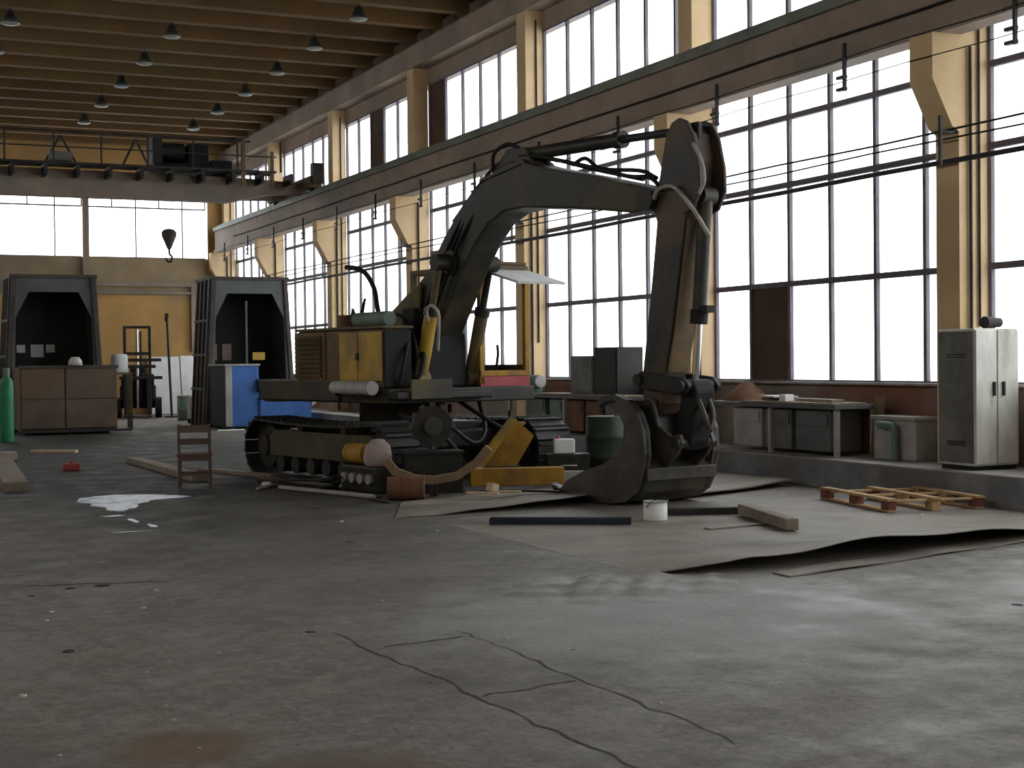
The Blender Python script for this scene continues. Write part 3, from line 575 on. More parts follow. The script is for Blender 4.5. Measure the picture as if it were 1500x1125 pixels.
bn = thing('steel_bin', 'big rusty brown steel bin standing at the left in front of a tall housing', 'bin', (5.1, 36.3, 0))
obj('bin_body', MB().box(-1.12, 1.12, 0, .04, .12, 1.62).box(-1.12, 1.12, 1.4, 1.44, .12, 1.62).box(-1.12, -1.08, .04, 1.4, .12, 1.62).box(1.08, 1.12, .04, 1.4, .12, 1.62).box(-1.1, 1.1, 0, 1.44, .1, .14), 'binbrown', bn)
obj('front_panel', MB().box(-1.1, -.12, -.03, 0, .16, .82), 'binbrown', bn, bevel=.01); obj('front_panel', MB().box(-.08, 1.1, -.03, 0, .16, .82), 'binbrown', bn, bevel=.01)
obj('front_panel', MB().box(-1.1, -.12, -.03, 0, .86, 1.58), 'binbrown', bn, bevel=.01); obj('front_panel', MB().box(-.08, 1.1, -.03, 0, .86, 1.58), 'binbrown', bn, bevel=.01)
obj('top_rim', MB().box(-1.16, 1.16, -.05, .05, 1.58, 1.66), 'housetrim', bn, bevel=.01)
for x in (-.95, .0, .85): bx('skid', 'black', x-.08, x+.08, 0, 1.4, 0, .1, bn)
obj('base_board', MB().box(-1.2, 1.45, -.12, 0, .06, .11), 'dark', bn)
tag(obj('rag_bundle', MB().lathe([(.001, .2), (.1, .19), (.16, .1), (.17, 0), (.001, 0)], seg=9), 'chip', None, (5.25, 36.32, 1.66)), 'small pale rag bundle lying on the rim of the rusty bin', 'rag')
tag(obj('plastic_drum', MB().lathe([(.001, .5), (.2, .48), (.22, .4), (.22, .05), (.2, 0), (.001, 0)], seg=14), 'white', None, (6.75, 39.0, 1.45)), 'white plastic drum on a stand right of the rusty bin', 'drum')
ds = thing('drum_stand', 'low olive stand carrying the white plastic drum beside the bin', 'stand', (6.75, 39.0, 0))
bx('stand_top', 'yolive', -.3, .3, -.25, .25, 1.4, 1.45, ds)
for x, y_ in ((-.26, -.2), (.26, -.2), (-.26, .2), (.26, .2)): bx('leg', 'yolive', x-.03, x+.03, y_-.03, y_+.03, 0, 1.4, ds)
gb = thing('gas_cylinder', 'tall green gas cylinder standing at the left edge', 'gas cylinder', (3.4, 33.6, 0))
obj('cylinder_body', MB().lathe([(.001, 0), (.14, 0), (.145, .04), (.145, 1.22), (.13, 1.33), (.07, 1.42), (.045, 1.45), (.001, 1.45)], seg=20), 'green', gb)
obj('valve', MB().cyl((0, 0, 1.44), (0, 0, 1.56), .03, seg=10).cyl((-.06, 0, 1.53), (.06, 0, 1.53), .018, seg=8), 'steel', gb)
obj('valve_guard', MB().lathe([(.07, 1.42), (.075, 1.6), (.055, 1.62), (.055, 1.42)], seg=14), 'bgreen', gb)

bm = thing('blue_machine', 'blue box-shaped machine with a dark side standing in front of a tall housing', 'machine', (8.85, 36.2, 0))
obj('side_wall', MB().box(0, .04, 0, 1.7, .08, 1.62), 'navy', bm); obj('front_panel', MB().box(.16, .85, -.03, .02, .08, 1.6), 'blue', bm, bevel=.02)
obj('corner_strip', MB().box(0, .17, -.04, .02, .08, 1.63), 'tank', bm, bevel=.015)
obj('main_body', MB().box(.04, .83, .02, 1.65, .08, 1.58), 'blue', bm)
obj('top_plate', MB().box(-.03, .88, -.06, 1.7, 1.6, 1.65), 'tank', bm)
obj('low_bed', MB().box(.85, 2.2, -.1, 1.2, .18, .75), 'blue', bm, bevel=.03)
obj('bed_top', MB().box(.85, 2.25, -.12, 1.25, .75, .82), 'black', bm, bevel=.01)
obj('motor_block', MB().box(.86, 1.6, .1, .9, .82, 1.25).cyl((.8, -.05, 1.1), (1.25, -.05, 1.1), .16, seg=14), 'black', bm, bevel=.03)
obj('corner_cap', MB().prism([(2.2, .55), (2.45, .78), (2.2, .8)], -.14, -.1), 'chip', bm)
for x in (.1, 1.9): bx('base_rail', 'navy', x, x+.15, 0, 1.6, 0, .1, bm)
tag(obj('white_rod', MB().cyl((8.5, 35.6, .02), (9.2, 35.75, .02), .02, seg=8), 'pale'), 'short white rod lying on the floor before the blue machine', 'rod')

fk = thing('forklift', 'dark old forklift with tall twin-rail mast parked before the end wall', 'forklift', (8.55, 46.2, 0), math.radians(-11))
ms = obj('mast', MB().box(-.42, -.33, -.06, .06, .1, 2.85).box(.33, .42, -.06, .06, .1, 2.85), 'steel', fk, bevel=.01)
bx('mast_crossbar', 'steel', -.42, .42, -.05, .05, 2.78, 2.86, ms); bx('mast_crossbar', 'steel', -.42, .42, -.05, .05, 1.95, 2.05, ms)
obj('lift_ram', MB().cyl((0, 0, .3), (0, 0, 2.75), .05, seg=10), 'chrome', ms); obj('lift_chain', MB().box(.08, .13, -.02, .02, .5, 2.7), 'black', ms)
cg = obj('carriage', MB().box(-.55, .55, -.14, -.08, 1.55, 1.65).box(-.55, .75, -.14, -.08, 1.2, 1.3).box(-.5, .72, -.14, -.1, 1.75, 1.85), 'steel', fk)
for x in (-.4, .28): obj('fork', MB().box(x, x+.12, -.16, -.1, .1, 1.3).box(x, x+.12, -1.1, -.1, .06, .11), 'steel', cg)
obj('body', MB().box(-.55, .55, .25, 2.0, .3, 1.0).box(-.5, .5, 1.5, 2.2, .3, 1.35).box(-.5, .5, .1, .4, .3, 1.3), 'black', fk, bevel=.04)
obj('seat', MB().box(-.25, .25, 1.1, 1.55, 1.0, 1.15).box(-.25, .25, 1.5, 1.6, 1.15, 1.6), 'black', fk, bevel=.03)
obj('steering_wheel', MB().cyl((0, .75, 1.0), (0, .85, 1.35), .02, seg=6).lathe([(.16, 1.34), (.2, 1.36), (.16, 1.38), (.12, 1.36), (.16, 1.34)], (0, .85, 0), 14), 'black', fk)
for x in (-.62, .62):
    for yy, rr in ((.25, .32), (1.75, .25)): obj('wheel', MB().cyl((x-.1, yy, rr), (x+.1, yy, rr), rr, seg=16), 'black', fk)
obj('head_lamp', MB().cyl((-.6, .0, 1.55), (-.6, .12, 1.55), .1, seg=12), 'rust', fk)
for i, (x0, x1, z1, ry) in enumerate(((9.55, 10.6, 1.95, 0), (10.63, 11.45, 1.98, 0))):
    tag(obj('plasterboard_sheet', MB().box(0, x1-x0, 0, .04, 0, z1), 'white', None, (x0, 49.35-.02*i, .01), (math.radians(-12), 0, 0)), ('wide white panel leaning on the end wall right of the forklift', 'narrow white panel leaning on the end wall by the thin pole')[i], 'panel', 'white panels leaning on the end wall')
pp = thing('tall_pole', 'thin dark upright pole with a square base before the white panels', 'pole', (9.55, 46.0, 0))
obj('pole_shaft', MB().cyl((0, 0, .03), (-.1, .05, 3.15), .04, seg=8), 'steel', pp); obj('base_plate', MB().box(-.2, .2, -.2, .2, 0, .04), 'steel', pp); obj('pole_cap', MB().cyl((-.12, .05, 3.0), (-.1, .05, 3.25), .06, seg=8), 'black', pp)
dr = thing('oil_drum', 'small grey green drum standing below the thin pole', 'drum', (9.4, 43.2, 0)); obj('drum_body', MB().lathe([(.001, 0), (.26, 0), (.27, .3), (.28, .32), (.27, .34), (.27, .7), (.001, .7)], seg=18), 'bgreen', dr); obj('drum_lid', MB().lathe([(.27, .7), (.29, .72), (.26, .74), (.001, .74)], seg=18), 'tank', dr)
ub = thing('utility_crate', 'grey and white crate on the floor left of the blue machine', 'crate', (9.35, 41.2, 0)); bx('crate_body', 'tank', -.3, .45, -.3, .3, .12, .75, ub); bx('crate_lid', 'white', -.32, .47, -.32, .32, .75, .8, ub); bx('crate_skid', 'black', -.3, .45, -.28, -.15, 0, .12, ub); bx('crate_skid', 'black', -.3, .45, .15, .28, 0, .12, ub)

# ================================================================== RIGHT: CABINET, BENCHES
cc = thing('metal_cabinet', 'tall worn grey two-door metal cabinet standing on the platform by the column', 'cabinet', (11.6, 12.72, .36))
obj('cabinet_body', MB().box(0, .64, .02, .6, .05, 1.6), 'cabinet', cc, bevel=.01)
obj('side_panel', MB().box(-.012, 0, .03, .59, .08, 1.57), 'cabside', cc)
obj('plinth', MB().box(.02, .62, .04, .58, 0, .05), 'black', cc)
for i, x in enumerate((.01, .33)):
    d = obj('door', MB().box(x, x+.3, 0, .02, .07, 1.58), 'cabinet', cc, bevel=.006)
    hx = .25 if i == 0 else .39
    obj('handle', MB().box(hx, hx+.03, -.025, 0, .84, 1.0), 'steel', d, bevel=.005)
for z in (.32, .3, .28, 1.28, 1.31): bx('vent_slot', 'black', -.016, -.01, .15, .45, z-.006, z+.006, cc)
tag(obj('rag_roll', MB().cyl((0, -.12, .06), (.24, -.1, .06), .07, .055, seg=12), 'dark', None, (11.9, 13.02, 1.972)), 'dark rolled bundle on top of the grey metal cabinet', 'bundle')
def bench(loc, L, label, ms=('housing', 'cabside', 'tank', 'cabside')):
    t = thing('workbench', label, 'workbench', loc, group='steel workbenches along the parapet')
    obj('worktop', MB().box(-.02, .72, 0, L, .62, .68), 'housing', t, bevel=.01)
    obj('top_board', MB().box(-.04, .5, .0, L*.7, .68, .705), 'wood', t)
    for x in (.04, .62):
        for yy in (.04, L/2, L-.1): bx('leg', 'tank', x, x+.06, yy, yy+.06, 0, .62, t)
    for yy, w_, m_ in ((.25, .75, ms[0]), (1.1, .6, ms[1]), (1.8, .7, ms[2]), (2.6, .5, ms[3]), (3.3, .8, ms[0])):
        if yy+w_ < L-.1:
            d = obj('under_cabinet', MB().box(.1, .6, yy, yy+w_, .06, .6), m_, t, bevel=.01); bx('drawer_front', m_, .08, .1, yy+.04, yy+w_-.04, .4, .56, t)
    return t
bench((11.6, 15.25, .36), 3.0, 'steel workbench under the windows between excavator arm and grey cabinet')
bench((11.6, 20.6, .36), 4.8, 'cluttered steel workbench behind the excavator bucket', ('cabside', 'rust', 'rust', 'bgreen'))
def slab(name, m, p0, p1, wd, th, z, label, cat, group=None, bevel=0, z1=None):   # a board or bar lying from p0 to p1
    d = Vector((p1[0]-p0[0], p1[1]-p0[1])); L = d.length; a = math.atan2(d.y, d.x)
    o = obj(name, MB().box(0, L, -wd/2, wd/2, 0, th), m, None, (p0[0], p0[1], z), (0, -math.atan2((z1-z), L) if z1 is not None else 0, a), bevel)
    return tag(o, label, cat, group)
slab('plank', 'wood', (11.75, 15.4), (12.05, 17.4), .18, .04, 1.066, 'grey plank lying along the workbench under the windows', 'plank')
slab('sheet_offcut', 'chip', (11.8, 16.6), (12.05, 17.3), .35, .02, 1.11, 'pale sheet offcut on the workbench near the brown window board', 'offcut')
tag(obj('small_box', MB().box(0, .14, 0, .14, 0, .09), 'pale', None, (11.61, 16.36, 1.068), bevel=.005), 'small white box at the edge of the workbench', 'box')
tag(obj('scrap_heap', MB().lathe([(.34, 0), (.3, .08), (.16, .18), (.08, .26), (.001, .27)], seg=7), 'rust', None, (12.0, 17.85, 1.045)), 'rusty scrap heaped on the far end of the workbench', 'scrap')
tag(obj('tool_cabinet', MB().box(0, .5, 0, .85, 0, .66).box(-.015, 0, .03, .82, .03, .3).box(-.015, 0, .03, .82, .34, .63), 'cabside', None, (11.85, 22.3, 1.066), bevel=.01), 'low dark tool cabinet on the bench in the window right of the cab', 'cabinet')
tag(obj('tool_cabinet', MB().box(0, .5, 0, .8, 0, .8).box(-.015, 0, .03, .77, .05, .75), 'housedark', None, (11.85, 21.45, 1.066), bevel=.01), 'taller dark tool cabinet on the bench beside the excavator arm', 'cabinet')
gn = thing('bench_grinder', 'pale green bench grinder on the bench behind the excavator tracks', 'grinder', (11.85, 24.6, 1.065))
obj('motor', MB().cyl((0, -.16, .2), (0, .16, .2), .12, seg=14), 'bgreen', gn); obj('pedestal', MB().box(-.1, .1, -.12, .12, 0, .12), 'bgreen', gn, bevel=.01)
for s in (-1, 1): obj('grinding_wheel', MB().cyl((0, s*.18, .2), (0, s*.24, .2), .11, seg=14), 'tank', gn)
tag(obj('crumpled_bag', MB().lathe([(.001, .17), (.12, .15), (.22, .07), (.24, 0), (.001, 0)], seg=8), 'pale', None, (11.85, 25.15, 1.065)), 'crumpled white bag on the bench by the green grinder', 'bag')
tag(obj('parts_tray', MB().box(0, .35, 0, .6, 0, .1).box(.05, .3, .08, .2, .1, .16).box(.04, .28, .3, .5, .1, .18), 'yolive', None, (11.7, 24.9+.55, 1.04), bevel=.01), 'olive tray of parts at the far end of the cluttered bench', 'tray')
# things against the parapet by the column
mc = thing('concrete_block', 'pale concrete block against the parapet left of the column by the cabinet', 'block', (12.0, 14.2, .36)); obj('block_body', MB().box(0, .45, 0, .8, 0, .5), 'sill', mc, bevel=.02); obj('top_slab', MB().box(-.03, .45, -.02, .84, .5, .55), 'kerbtop', mc, bevel=.01)
obj('pipe_elbow', MB().tube(bez([(-.07, .3, .01), (-.07, .3, .3), (-.07, .35, .42), (-.07, .6, .44)], 4), .05, 9), 'bgreen', mc)
for i, (p, a, m_, lab) in enumerate((((12.22, 13.93, .362), .16, 'dark', 'dark board leaning on the parapet close to the cabinet column'), ((12.14, 15.07, .362), .1, 'ybrown', 'brown rusty board leaning on the parapet between block and bench'))):
    tag(obj('leaning_board', MB().box(0, .03, 0, .13+.05*i, 0, .9-.1*i), m_, None, p, (0, a, 0)), lab, 'board')

# ================================================================== FLOOR PLATES
def plate(name, poly_fn, nx, ny, th, m, label, cat='steel plate'):
    v = []; 
    for j in range(ny+1):
        for i in range(nx+1): v.append(poly_fn(i/nx, j/ny))
    n = len(v); v += [(x, y, z-th) for x, y, z in v]; W_ = nx+1
    f = [(j*W_+i, j*W_+i+1, (j+1)*W_+i+1, (j+1)*W_+i) for j in range(ny) for i in range(nx)]
    f += [tuple(n+k for k in q[::-1]) for q in f]
    for i in range(nx): f += [(i+1, i, n+i, n+i+1), (ny*W_+i, ny*W_+i+1, n+ny*W_+i+1, n+ny*W_+i)]
    for j in range(ny): f += [(j*W_, (j+1)*W_, n+(j+1)*W_, n+j*W_), ((j+1)*W_+nx, j*W_+nx, n+j*W_+nx, n+(j+1)*W_+nx)]
    return tag(obj(name, MB().add(v, f, False), m), label, cat)
def big(u, v):
    x = 5.62+u*5.73; fy = 9.5+.02*math.sin(u*17)+u*u*.75
    if u < .1: fy += (.1-u)*3.0*(1-u*3)
    y = fy*(1-v)+14.2*v
    lift = (.135*min(1, u*7)*(1-.25*math.sin(u*9+1))+.018*math.sin(u*23)*min(1, u*7))*(1-min(1, v*2.6))**1.5
    return (x, y, .001+.007*min(1, u*10)+max(0, lift))
plate('floor_plate', big, 48, 14, .006, 'platef', 'large dusty steel floor plate with a buckled front edge at the right')
plate('floor_plate', lambda u, v: (6.5+u*4.4, 9.12+u*1.0+v*(.22+.08*u)-.02*math.sin(u*8), .012+.012*math.sin(u*11)**2), 20, 2, .01, 'plate', 'narrow steel strip in front of the large buckled floor plate')
def pl1(u, v):
    a = Vector((5.35, 14.55)).lerp(Vector((7.75, 14.75)), u); b = Vector((6.0, 16.1)).lerp(Vector((8.7, 17.2)), u); p = a.lerp(b, v)
    return (p.x, p.y, .012+.13*max(0, u-.15)*(1-v)**.7+.004*math.sin(u*20))
plate('floor_plate', pl1, 16, 5, .01, 'plate', 'tilted steel floor plate under the yellow beam left of the bucket')
def pl2(u, v):
    a = Vector((8.6, 14.6)).lerp(Vector((11.2, 15.6)), u); b = Vector((8.9, 17.0)).lerp(Vector((11.3, 17.6)), u); p = a.lerp(b, v)
    return (p.x, p.y, .03+.05*u*(1-v)+.02*math.sin(u*5)**2)
plate('floor_plate', pl2, 12, 5, .018, 'plate', 'light steel floor plate with a rusty edge between bucket and kerb')
# loose dirt at the corner of the big plate
def dirtz(x, y): 
    r = math.hypot((x-5.2)/.95, (y-9.3)/.62); return max(0, (1-r+.35*math.sin(x*9+y*4)*math.sin(y*11-x*3)))*.045*(1+.7*math.sin(x*23+y*11)*math.sin(y*29))
v = []; n = 26
for j in range(n+1):
    for i in range(n+1):
        x, y = 4.2+2.0*i/n, 8.6+1.4*j/n; v.append((x, y, dirtz(x, y)-.006+random.uniform(0, .004)))
o = obj('dirt_patch', MB().add(v, [(j*(n+1)+i, j*(n+1)+i+1, (j+1)*(n+1)+i+1, (j+1)*(n+1)+i) for j in range(n) for i in range(n)], True), 'floor'); o['kind'] = 'stuff'; tag(o, 'loose crumbled dirt at the corner of the buckled plate', 'dirt')

# ================================================================== FLOOR THINGS, RIGHT AND MIDDLE
pal = thing('pallet', 'broken wooden pallet lying on the steel plate near the cabinet', 'pallet', (10.08, 12.35, .012), math.radians(-11))
for k in range(3):
    x = .03+.52*k; Lp = 1.6-.12*k
    bx('deck_board', 'palwood', x-.05, x+.05, -.02, Lp, .115, .14, pal); bx('bottom_board', 'palwood', x-.05, x+.05, 0, Lp, 0, .02, pal)
    for yy in (0, Lp/2-.07, Lp-.15): bx('block', 'palred' if (k+int(yy*3)) % 2 == 0 else 'palwood', x-.05, x+.05, yy, yy+.15, .02, .115, pal)
for yy in (.05, .75, 1.3): bx('cross_board', 'palwood', .0, 1.12, yy, yy+.09, .095, .115, pal)
pc = thing('paint_can', 'white metal paint can standing beside the excavator bucket', 'can', (7.6, 12.98, .009))
obj('can_body', MB().lathe([(.001, 0), (.12, 0), (.122, .01), (.122, .185), (.115, .18), (.115, .03), (.001, .03)], seg=22), 'white', pc)
obj('rim', MB().lathe([(.122, .18), (.128, .185), (.128, .195), (.114, .195), (.114, .182)], seg=22), 'tank', pc)
obj('bail_handle', MB().tube([(.125*math.cos(t), .125*math.sin(t)*.95-.03, .14-.1*math.sin(t)) for t in [math.pi*(1+i/10) for i in range(11)]], .004, 5), 'steel', pc)
ch = thing('steel_channel', 'long dark steel channel lying on the floor in front of the bucket', 'channel', (5.98, 13.5, 0), math.atan2(-.72, 1.15))
obj('channel_web', MB().box(0, 1.42, -.05, .05, 0, .012), 'navy', ch); obj('flange', MB().box(0, 1.42, -.055, -.045, 0, .075), 'navy', ch); obj('flange', MB().box(0, 1.42, .045, .055, 0, .075), 'navy', ch)
slab('timber_beam', 'wood', (8.62, 12.9), (8.2, 11.45), .13, .11, .02, 'short squared timber beam with a pale cut end right of the paint can', 'timber', bevel=.01)
slab('timber_beam', 'dark', (7.95, 13.3), (8.72, 13.05), .12, .07, .01, 'dark flat timber between the paint can and squared beam', 'timber')
slab('thin_lath', 'plate', (7.6, 12.0), (8.35, 12.1), .1, .012, .012, 'thin flat grey lath on the plate before the paint can', 'lath')
slab('yellow_girder', 'yellow2', (7.3, 17.1), (8.45, 16.75), .2, .22, .07, 'ochre yellow steel beam lying before the tracks', 'beam', bevel=.01)
slab('grey_bar', 'tank', (8.5, 17.2), (9.0, 17.0), .14, .12, .08, 'short grey bar end beyond the yellow beam', 'bar')
yg = thing('yellow_guard', 'bent yellow sheet-metal guard leaning between the tracks', 'guard', (8.15, 17.75, .05), math.radians(-20))
obj('guard_face', MB().prism([(-.35, .2), (.1, .82), (.34, .6), (.1, .2), (-.12, .2)], 0, .03), 'yellow2', yg); obj('guard_flange', MB().prism([(-.35, .2), (.1, .82), (.02, .86), (-.5, .22)], -.22, 0), 'yellow', yg); obj('guard_foot', MB().box(-.3, .15, -.1, .2, 0, .2), 'navy', yg)
# sprocket and parts propped on the front of the near track
def lo(t, off): return (7.45+.21*t+.978*off, 19.9-.978*t+.21*off)     # excavator axes -> floor
hz = math.atan2(-.978, .21)
q = lo(2.47, -1.15)
cr = thing('parts_crate', 'low dark crate of scrap under the loose sprocket wheel', 'crate', (q[0], q[1], 0), math.radians(-12))
bx('crate_body', 'dark', -.36, .36, -.2, .2, 0, .5, cr); bx('crate_rim', 'steel', -.38, .38, -.22, .22, .5, .53, cr)
sw = thing('loose_sprocket', 'loose dull sprocket wheel standing on a crate before the near track', 'sprocket', (q[0], q[1], .53), math.radians(-8))
obj('sprocket_rim', MB().cyl((0, -.06, .31), (0, .06, .31), .25, seg=22), 'steel', sw); obj('hub', MB().cyl((0, -.12, .31), (0, -.06, .31), .12, seg=16), 'bucket', sw)
for k in range(12):
    a = 2*math.pi*k/12; o = bx('tooth', 'bucket', .25*math.cos(a)-.03, .25*math.cos(a)+.06, -.04, .04, .31+.25*math.sin(a)-.03, .31+.25*math.sin(a)+.03, sw); o.rotation_euler[1] = -a
q = lo(2.95, -1.45)
hs = thing('bent_mudguard', 'long curved tan sheet-metal strip lying before the near track', 'strip', (q[0], q[1], 0), math.radians(-25))
mb = MB(); strip(mb, [(-.62, .42), (-.5, .27), (-.25, .17), (0, .15), (.3, .2), (.55, .36), (.72, .56)], -.06, .06, .1); obj('strip_body', mb, 'tan', hs); obj('strip_foot', MB().box(-.05, .05, -.05, .05, 0, .17), 'steel', hs)
q = lo(3.1, -1.95)
tag(obj('rusty_drum', MB().cyl((-.2, .09, .14), (.2, -.09, .14), .14, seg=16).cyl((-.03, .0135, .14), (.03, -.0135, .14), .15, seg=16), 'rust', None, (q[0], q[1], .0)), 'rusty brown drum lying in the scrap by the near track', 'drum')
q = lo(1.8, -1.69)
sb = thing('engine_block', 'battered grey engine block under the yellow cylinder and sack', 'engine block', (q[0], q[1], 0), hz)
obj('block_body', MB().box(-.45, .45, -.14, .14, 0, .34), 'steel', sb, bevel=.03)
for k in range(4): obj('cylinder_bore', MB().cyl((-.3+.2*k, -.19, .18), (-.3+.2*k, -.13, .18), .065, seg=12), 'tank', sb)
q = lo(1.6, -1.69)
tag(obj('yellow_drum', MB().cyl((-.22, 0, .13), (.22, 0, .13), .13, seg=16).cyl((-.18, 0, .13), (-.14, 0, .13), .137, seg=16), 'yellow2', None, (q[0], q[1], .35), (0, 0, hz)), 'rusty yellow cylinder on the engine block before the near track', 'cylinder')
q = lo(2.06, -1.69)
tag(obj('cloth_sack', MB().lathe([(.001, .34), (.08, .33), (.16, .25), (.19, .1), (.17, 0), (.001, 0)], seg=9), 'pink', None, (q[0], q[1], .345)), 'pinkish cloth sack beside the yellow cylinder on the scrap', 'sack')
pdefs = [(-.3, -1.64, 1.25, -1.62, .035, .036, 'steel', 'dark steel pipe lying hard against the near track'), (-.1, -1.76, 1.28, -1.73, .03, .031, 'tank', 'pale grey pipe lying second from the near track'),
         (.1, -1.9, 1.2, -1.84, .04, .041, 'bucket', 'thick dull pipe lying third from the near track'), (.75, -2.4, 2.78, -2.2, .03, .031, 'tank', 'long pale pipe lying foremost along the scrap pile'),
         (.9, -2.28, 2.75, -2.08, .024, .025, 'steel', 'long dark rod lying just behind the foremost pale pipe'), (.35, -2.5, 1.1, -1.58, .022, .106, 'bucket', 'bent rod lying across the scrap pipes')]
for t0, o0, t1, o1, r, z, m_, lab in pdefs:
    a, b = lo(t0, o0), lo(t1, o1)
    tag(obj('scrap_pipe', MB().tube([(a[0]+(b[0]-a[0])*t, a[1]+(b[1]-a[1])*t, z) for t in [i/4 for i in range(5)]], r, 8), m_), lab, 'pipe', 'pipes in the scrap before the near track')
q = lo(1.45, -2.05)
tag(obj('hose_coil', MB().tube([(q[0]+.11*math.cos(t)*(1+.02*t), q[1]+.11*math.sin(t), .02+.013*t) for t in [i*.35 for i in range(40)]], .02, 7), 'black'), 'coiled black hose lying before the engine block', 'hose')
q = lo(2.6, .95)
tcx = thing('tool_chest', 'low dark tool chest before the far track with a white canister on it', 'tool chest', (q[0], q[1], 0), math.radians(-20))
bx('chest_body', 'dark', -.28, .28, -.16, .16, 0, .36, tcx); bx('chest_lid', 'steel', -.29, .29, -.17, .17, .36, .4, tcx); obj('chest_handle', MB().tube([(-.1, -.17, .25), (-.1, -.2, .25), (.1, -.2, .25), (.1, -.17, .25)], .01, 6), 'tank', tcx)
can = thing('white_canister', 'white canister on the dark tool chest before the far track', 'canister', (q[0]-.05, q[1], .4), math.radians(-20))
obj('canister_body', MB().box(-.14, .14, -.08, .08, 0, .2), 'white', can, bevel=.02); obj('canister_cap', MB().cyl((-.08, 0, .2), (-.08, 0, .24), .025, seg=10), 'red', can)
for t0, o0, t1, o1, r, z, m_, lab in ((.2, -2.15, .6, -2.65, .02, .021, 'tank', 'thin pale rod lying left of the bent rod in the scrap'), (-.6, -1.98, -.05, -1.95, .045, .046, 'rust', 'short rusty pipe end at the rear of the scrap pipes'), (2.85, -2.3, 3.35, -2.35, .02, .021, 'steel', 'short thin rod lying before the rusty drum')):
    a, b = lo(t0, o0), lo(t1, o1)
    tag(obj('scrap_pipe', MB().tube([(a[0]+(b[0]-a[0])*t, a[1]+(b[1]-a[1])*t, z) for t in [i/4 for i in range(5)]], r, 8), m_), lab, 'pipe', 'pipes in the scrap before the near track')
od = thing('green_oil_drum', 'dark green oil drum standing on the floor behind the excavator bucket', 'drum', (9.75, 17.98, 0))
obj('drum_body', MB().lathe([(.001, 0), (.28, 0), (.285, .28), (.297, .3), (.285, .32), (.285, .56), (.297, .58), (.285, .6), (.28, .86), (.26, .87), (.001, .865)], seg=22), 'dgreen', od)
obj('drum_bung', MB().cyl((.12, -.1, .865), (.12, -.1, .89), .035, seg=10), 'steel', od)
tag(obj('wood_block', MB().box(0, .12, 0, .1, 0, .1), 'palewood', None, (7.12, 16.0, .1), (0, .3, .5)), 'pale wood block standing on the tilted plate', 'wood block')
for i, (a, b, m_, lab) in enumerate((((7.05, 15.85), (7.35, 15.68), 'palewood', 'pale splinter of wood beside the wood block on the tilted plate'), ((6.75, 15.9), (7.02, 15.6), 'palewood', 'left splinter of wood lying on the tilted plate'), ((7.3, 15.9), (7.75, 15.45), 'dark', 'dark stick lying on the tilted plate'))):
    slab('wood_splinter', m_, a, b, .07, .025, .09, lab, 'wood', 'splinters on the tilted plate')
tag(obj('white_rag', MB().lathe([(.001, .07), (.05, .06), (.08, .03), (.09, 0), (.001, 0)], seg=7), 'pale', None, (5.3, 19.4, 0)), 'small white rag under the pipes of the scrap pile', 'rag')

# ================================================================== FLOOR THINGS, LEFT
chx = thing('slatted_chair', 'worn brown slat-back chair standing alone on the floor', 'chair', (4.35, 19.55, 0), math.radians(-14))
for x in (-.2, .2):
    obj('leg', MB().tube([(x, -.02, 0), (x, 0, .45), (x, -.03, .85)], .02, 6), 'chairwood', chx); obj('leg', MB().cyl((x, .42, 0), (x, .4, .43), .02, seg=6), 'chairwood', chx)
for z0, z1 in ((.74, .84), (.58, .66)): bx('back_slat', 'chairwood', -.2, .2, -.04, -.015, z0, z1, chx)
obj('seat', MB().box(-.23, .23, -.03, .44, .42, .455), 'chairwood', chx, bevel=.01)
for yy in (0, .41): bx('stretcher', 'chairwood', -.2, .2, yy-.012, yy+.012, .16, .19, chx)
for x in (-.2, .2): bx('stretcher', 'chairwood', x-.012, x+.012, 0, .41, .2, .23, chx)
bx('seat_rail', 'chairwood', -.2, .2, -.03, -.01, .36, .42, chx)
slab('floor_plank', 'wood', (4.58, 25.3), (4.66, 20.6), .22, .09, 0, 'long grey plank lying on the floor behind the brown chair', 'plank')
slab('floor_plank', 'wood', (2.5, 25.6), (2.15, 20.3), .32, .12, 0, 'thick grey plank lying at the left edge of the floor', 'plank')
slab('floor_plank', 'palewood', (3.4, 29.2), (4.15, 28.7), .14, .05, 0, 'short pale board on the floor in front of the rusty bin', 'plank')
slab('floor_plank', 'wood', (5.75, 20.6), (5.15, 22.6), .16, .05, 0, 'dark plank end lying beside the rear of the near track', 'plank')
tag(obj('red_canister', MB().box(-.13, .13, -.07, .07, 0, .12).box(-.03, .03, -.03, .03, .12, .16), 'red', None, (3.36, 23.8, 0), bevel=.02), 'small red canister on the floor between the planks', 'canister')
tag(obj('red_white_carton', MB().box(-.15, .15, -.1, .1, 0, .14), 'pink', None, (2.75, 27.2, 0), bevel=.01), 'pale carton on the floor at the left edge', 'carton')
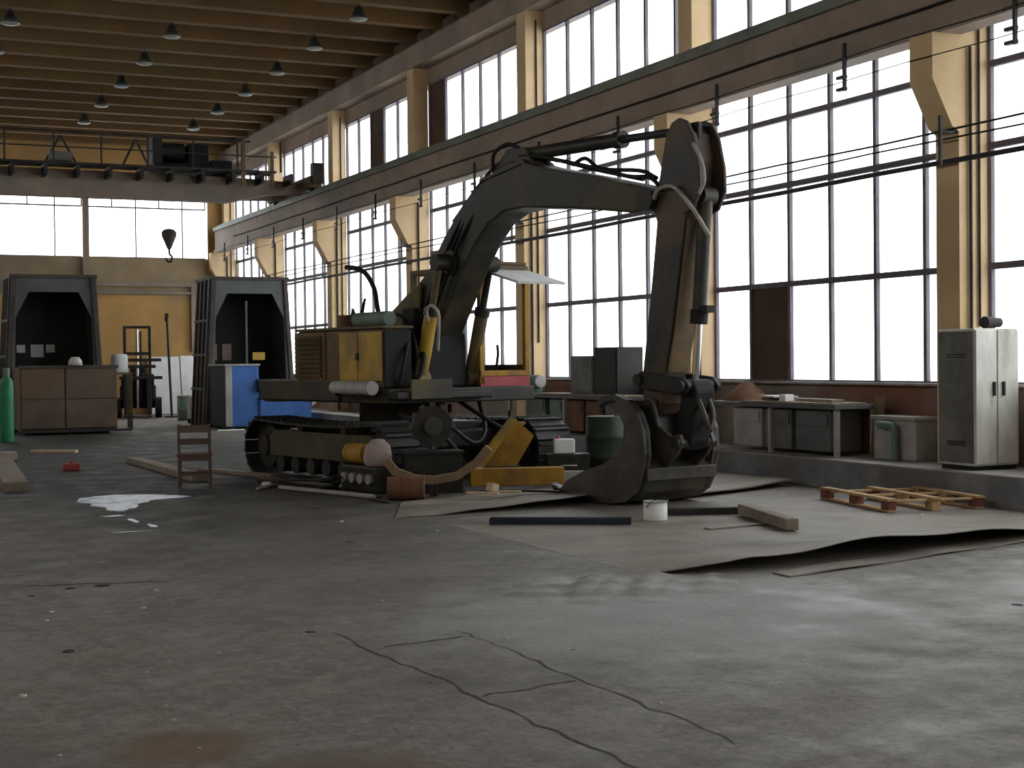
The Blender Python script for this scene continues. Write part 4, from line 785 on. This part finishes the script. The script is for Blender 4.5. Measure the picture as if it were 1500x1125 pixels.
# pale spill with its trail
outl = [(2.62, 18.3), (2.75, 18.75), (3.1, 19.0), (3.4, 19.0), (3.75, 18.75), (4.02, 18.3), (3.75, 18.1), (3.45, 17.95), (3.25, 17.6), (3.1, 17.15), (2.95, 16.85), (2.8, 16.9), (2.83, 17.3), (2.7, 17.6), (2.72, 17.95)]
v = [(3.1, 18.2, .005)]
for k, p in enumerate(outl):
    nx = outl[(k+1) % len(outl)]
    for t in (0, .33, .66): v.append((p[0]+(nx[0]-p[0])*t+random.uniform(-.03, .03), p[1]+(nx[1]-p[1])*t+random.uniform(-.05, .05), .004))
K = len(v)-1
tag(obj('liquid_spill', MB().add(v, [(0, 1+(k+1) % K, 1+k) for k in range(K)]), 'spill'), 'bluish-white liquid spill on the dark floor at the left', 'spill')
for i, (x, y, rx, ry, lab) in enumerate(((2.72, 16.35, .16, .09, 'small pale splash just in front of the white spill'), (2.85, 15.75, .05, .3, 'thin pale trail running forward from the white spill'), (2.93, 15.15, .05, .2, 'last short pale streak of the spill trail'), (2.66, 14.72, .26, .035, 'narrow pale line on the floor at the end of the spill trail'))):
    v = [(x, y, .005)]+[(x+rx*math.cos(2*math.pi*k/16)*random.uniform(.5, 1.1), y+ry*math.sin(2*math.pi*k/16)*random.uniform(.5, 1.1), .004) for k in range(16)]
    tag(obj('spill_splash', MB().add(v, [(0, 1+k, 1+(k+1) % 16) for k in range(16)]), 'spill'), lab, 'spill')
# rubble chips scattered over the floor
chipm = []
for k in range(4):
    vs = []; 
    for z, s in ((0, 1), (.6, .7)): vs += [(math.cos(a)*s*random.uniform(.7, 1.1), math.sin(a)*s*random.uniform(.7, 1.1), z) for a in (i*math.pi/3 for i in range(6))]
    fs = [(0, 1, 2, 3, 4, 5)[::-1], (6, 7, 8, 9, 10, 11)]+[(i, (i+1) % 6, 6+(i+1) % 6, 6+i) for i in range(6)]
    me = MB().add(vs, fs).mesh('rubble_chip'); me.materials.append(M['chip']); me2 = MB().add(vs, fs).mesh('dark_scrap_chip'); me2.materials.append(M['dark']); chipm.append((me, me2))
def floorpt(px, py):
    d = F+RR*((px-750)/2147)+UU*((562.5-py)/2147); t = -EYE.z/d.z; return EYE+d*t
white = [(33, 1020, 9), (75, 897, 7), (68, 910, 6), (210, 891, 5), (228, 865, 5), (215, 985, 4), (243, 1034, 4), (88, 1107, 5), (255, 1055, 4), (320, 957, 4), (292, 1096, 4), (740, 935, 5), (588, 966, 3), (645, 1013, 3), (968, 1030, 5), (965, 1066, 4), (722, 1095, 4), (1350, 756, 6), (1062, 718, 6), (500, 764, 5), (640, 778, 4), (150, 825, 4), (480, 1000, 3), (560, 880, 3), (820, 985, 3), (1200, 980, 4), (345, 1067, 3), (400, 905, 3), (430, 1040, 3), (130, 955, 3)]
for i, (px, py, s) in enumerate(white):
    p = floorpt(px, py); dpt = p.length; o = bpy.data.objects.new('rubble_chip', chipm[i % 4][0]); link(o); r = s*dpt/2147*.8
    o.location = (p.x, p.y, .009 if p.x > 5.7 and p.y > 10.5 else .001); o.scale = (r, r, r*.5); o.rotation_euler[2] = i; tag(o, 'small pale rubble chip lying on the concrete floor', 'rubble', 'pale rubble chips on the floor')
for i, (px, py, s) in enumerate([(150, 858, 14), (100, 954, 14), (45, 873, 8), (103, 862, 10), (462, 745, 9), (512, 794, 8), (1490, 886, 12), (840, 952, 4), (630, 1000, 4), (455, 926, 10)]):
    p = floorpt(px, py); o = bpy.data.objects.new('scrap_flake', chipm[i % 4][1]); link(o); r = s*p.length/2147
    o.location = (p.x, p.y, .001); o.scale = (r, r*.8, r*.12); o.rotation_euler[2] = i*1.3; tag(o, 'flat dark scrap flake lying on the concrete floor', 'scrap', 'dark scrap flakes on the floor')
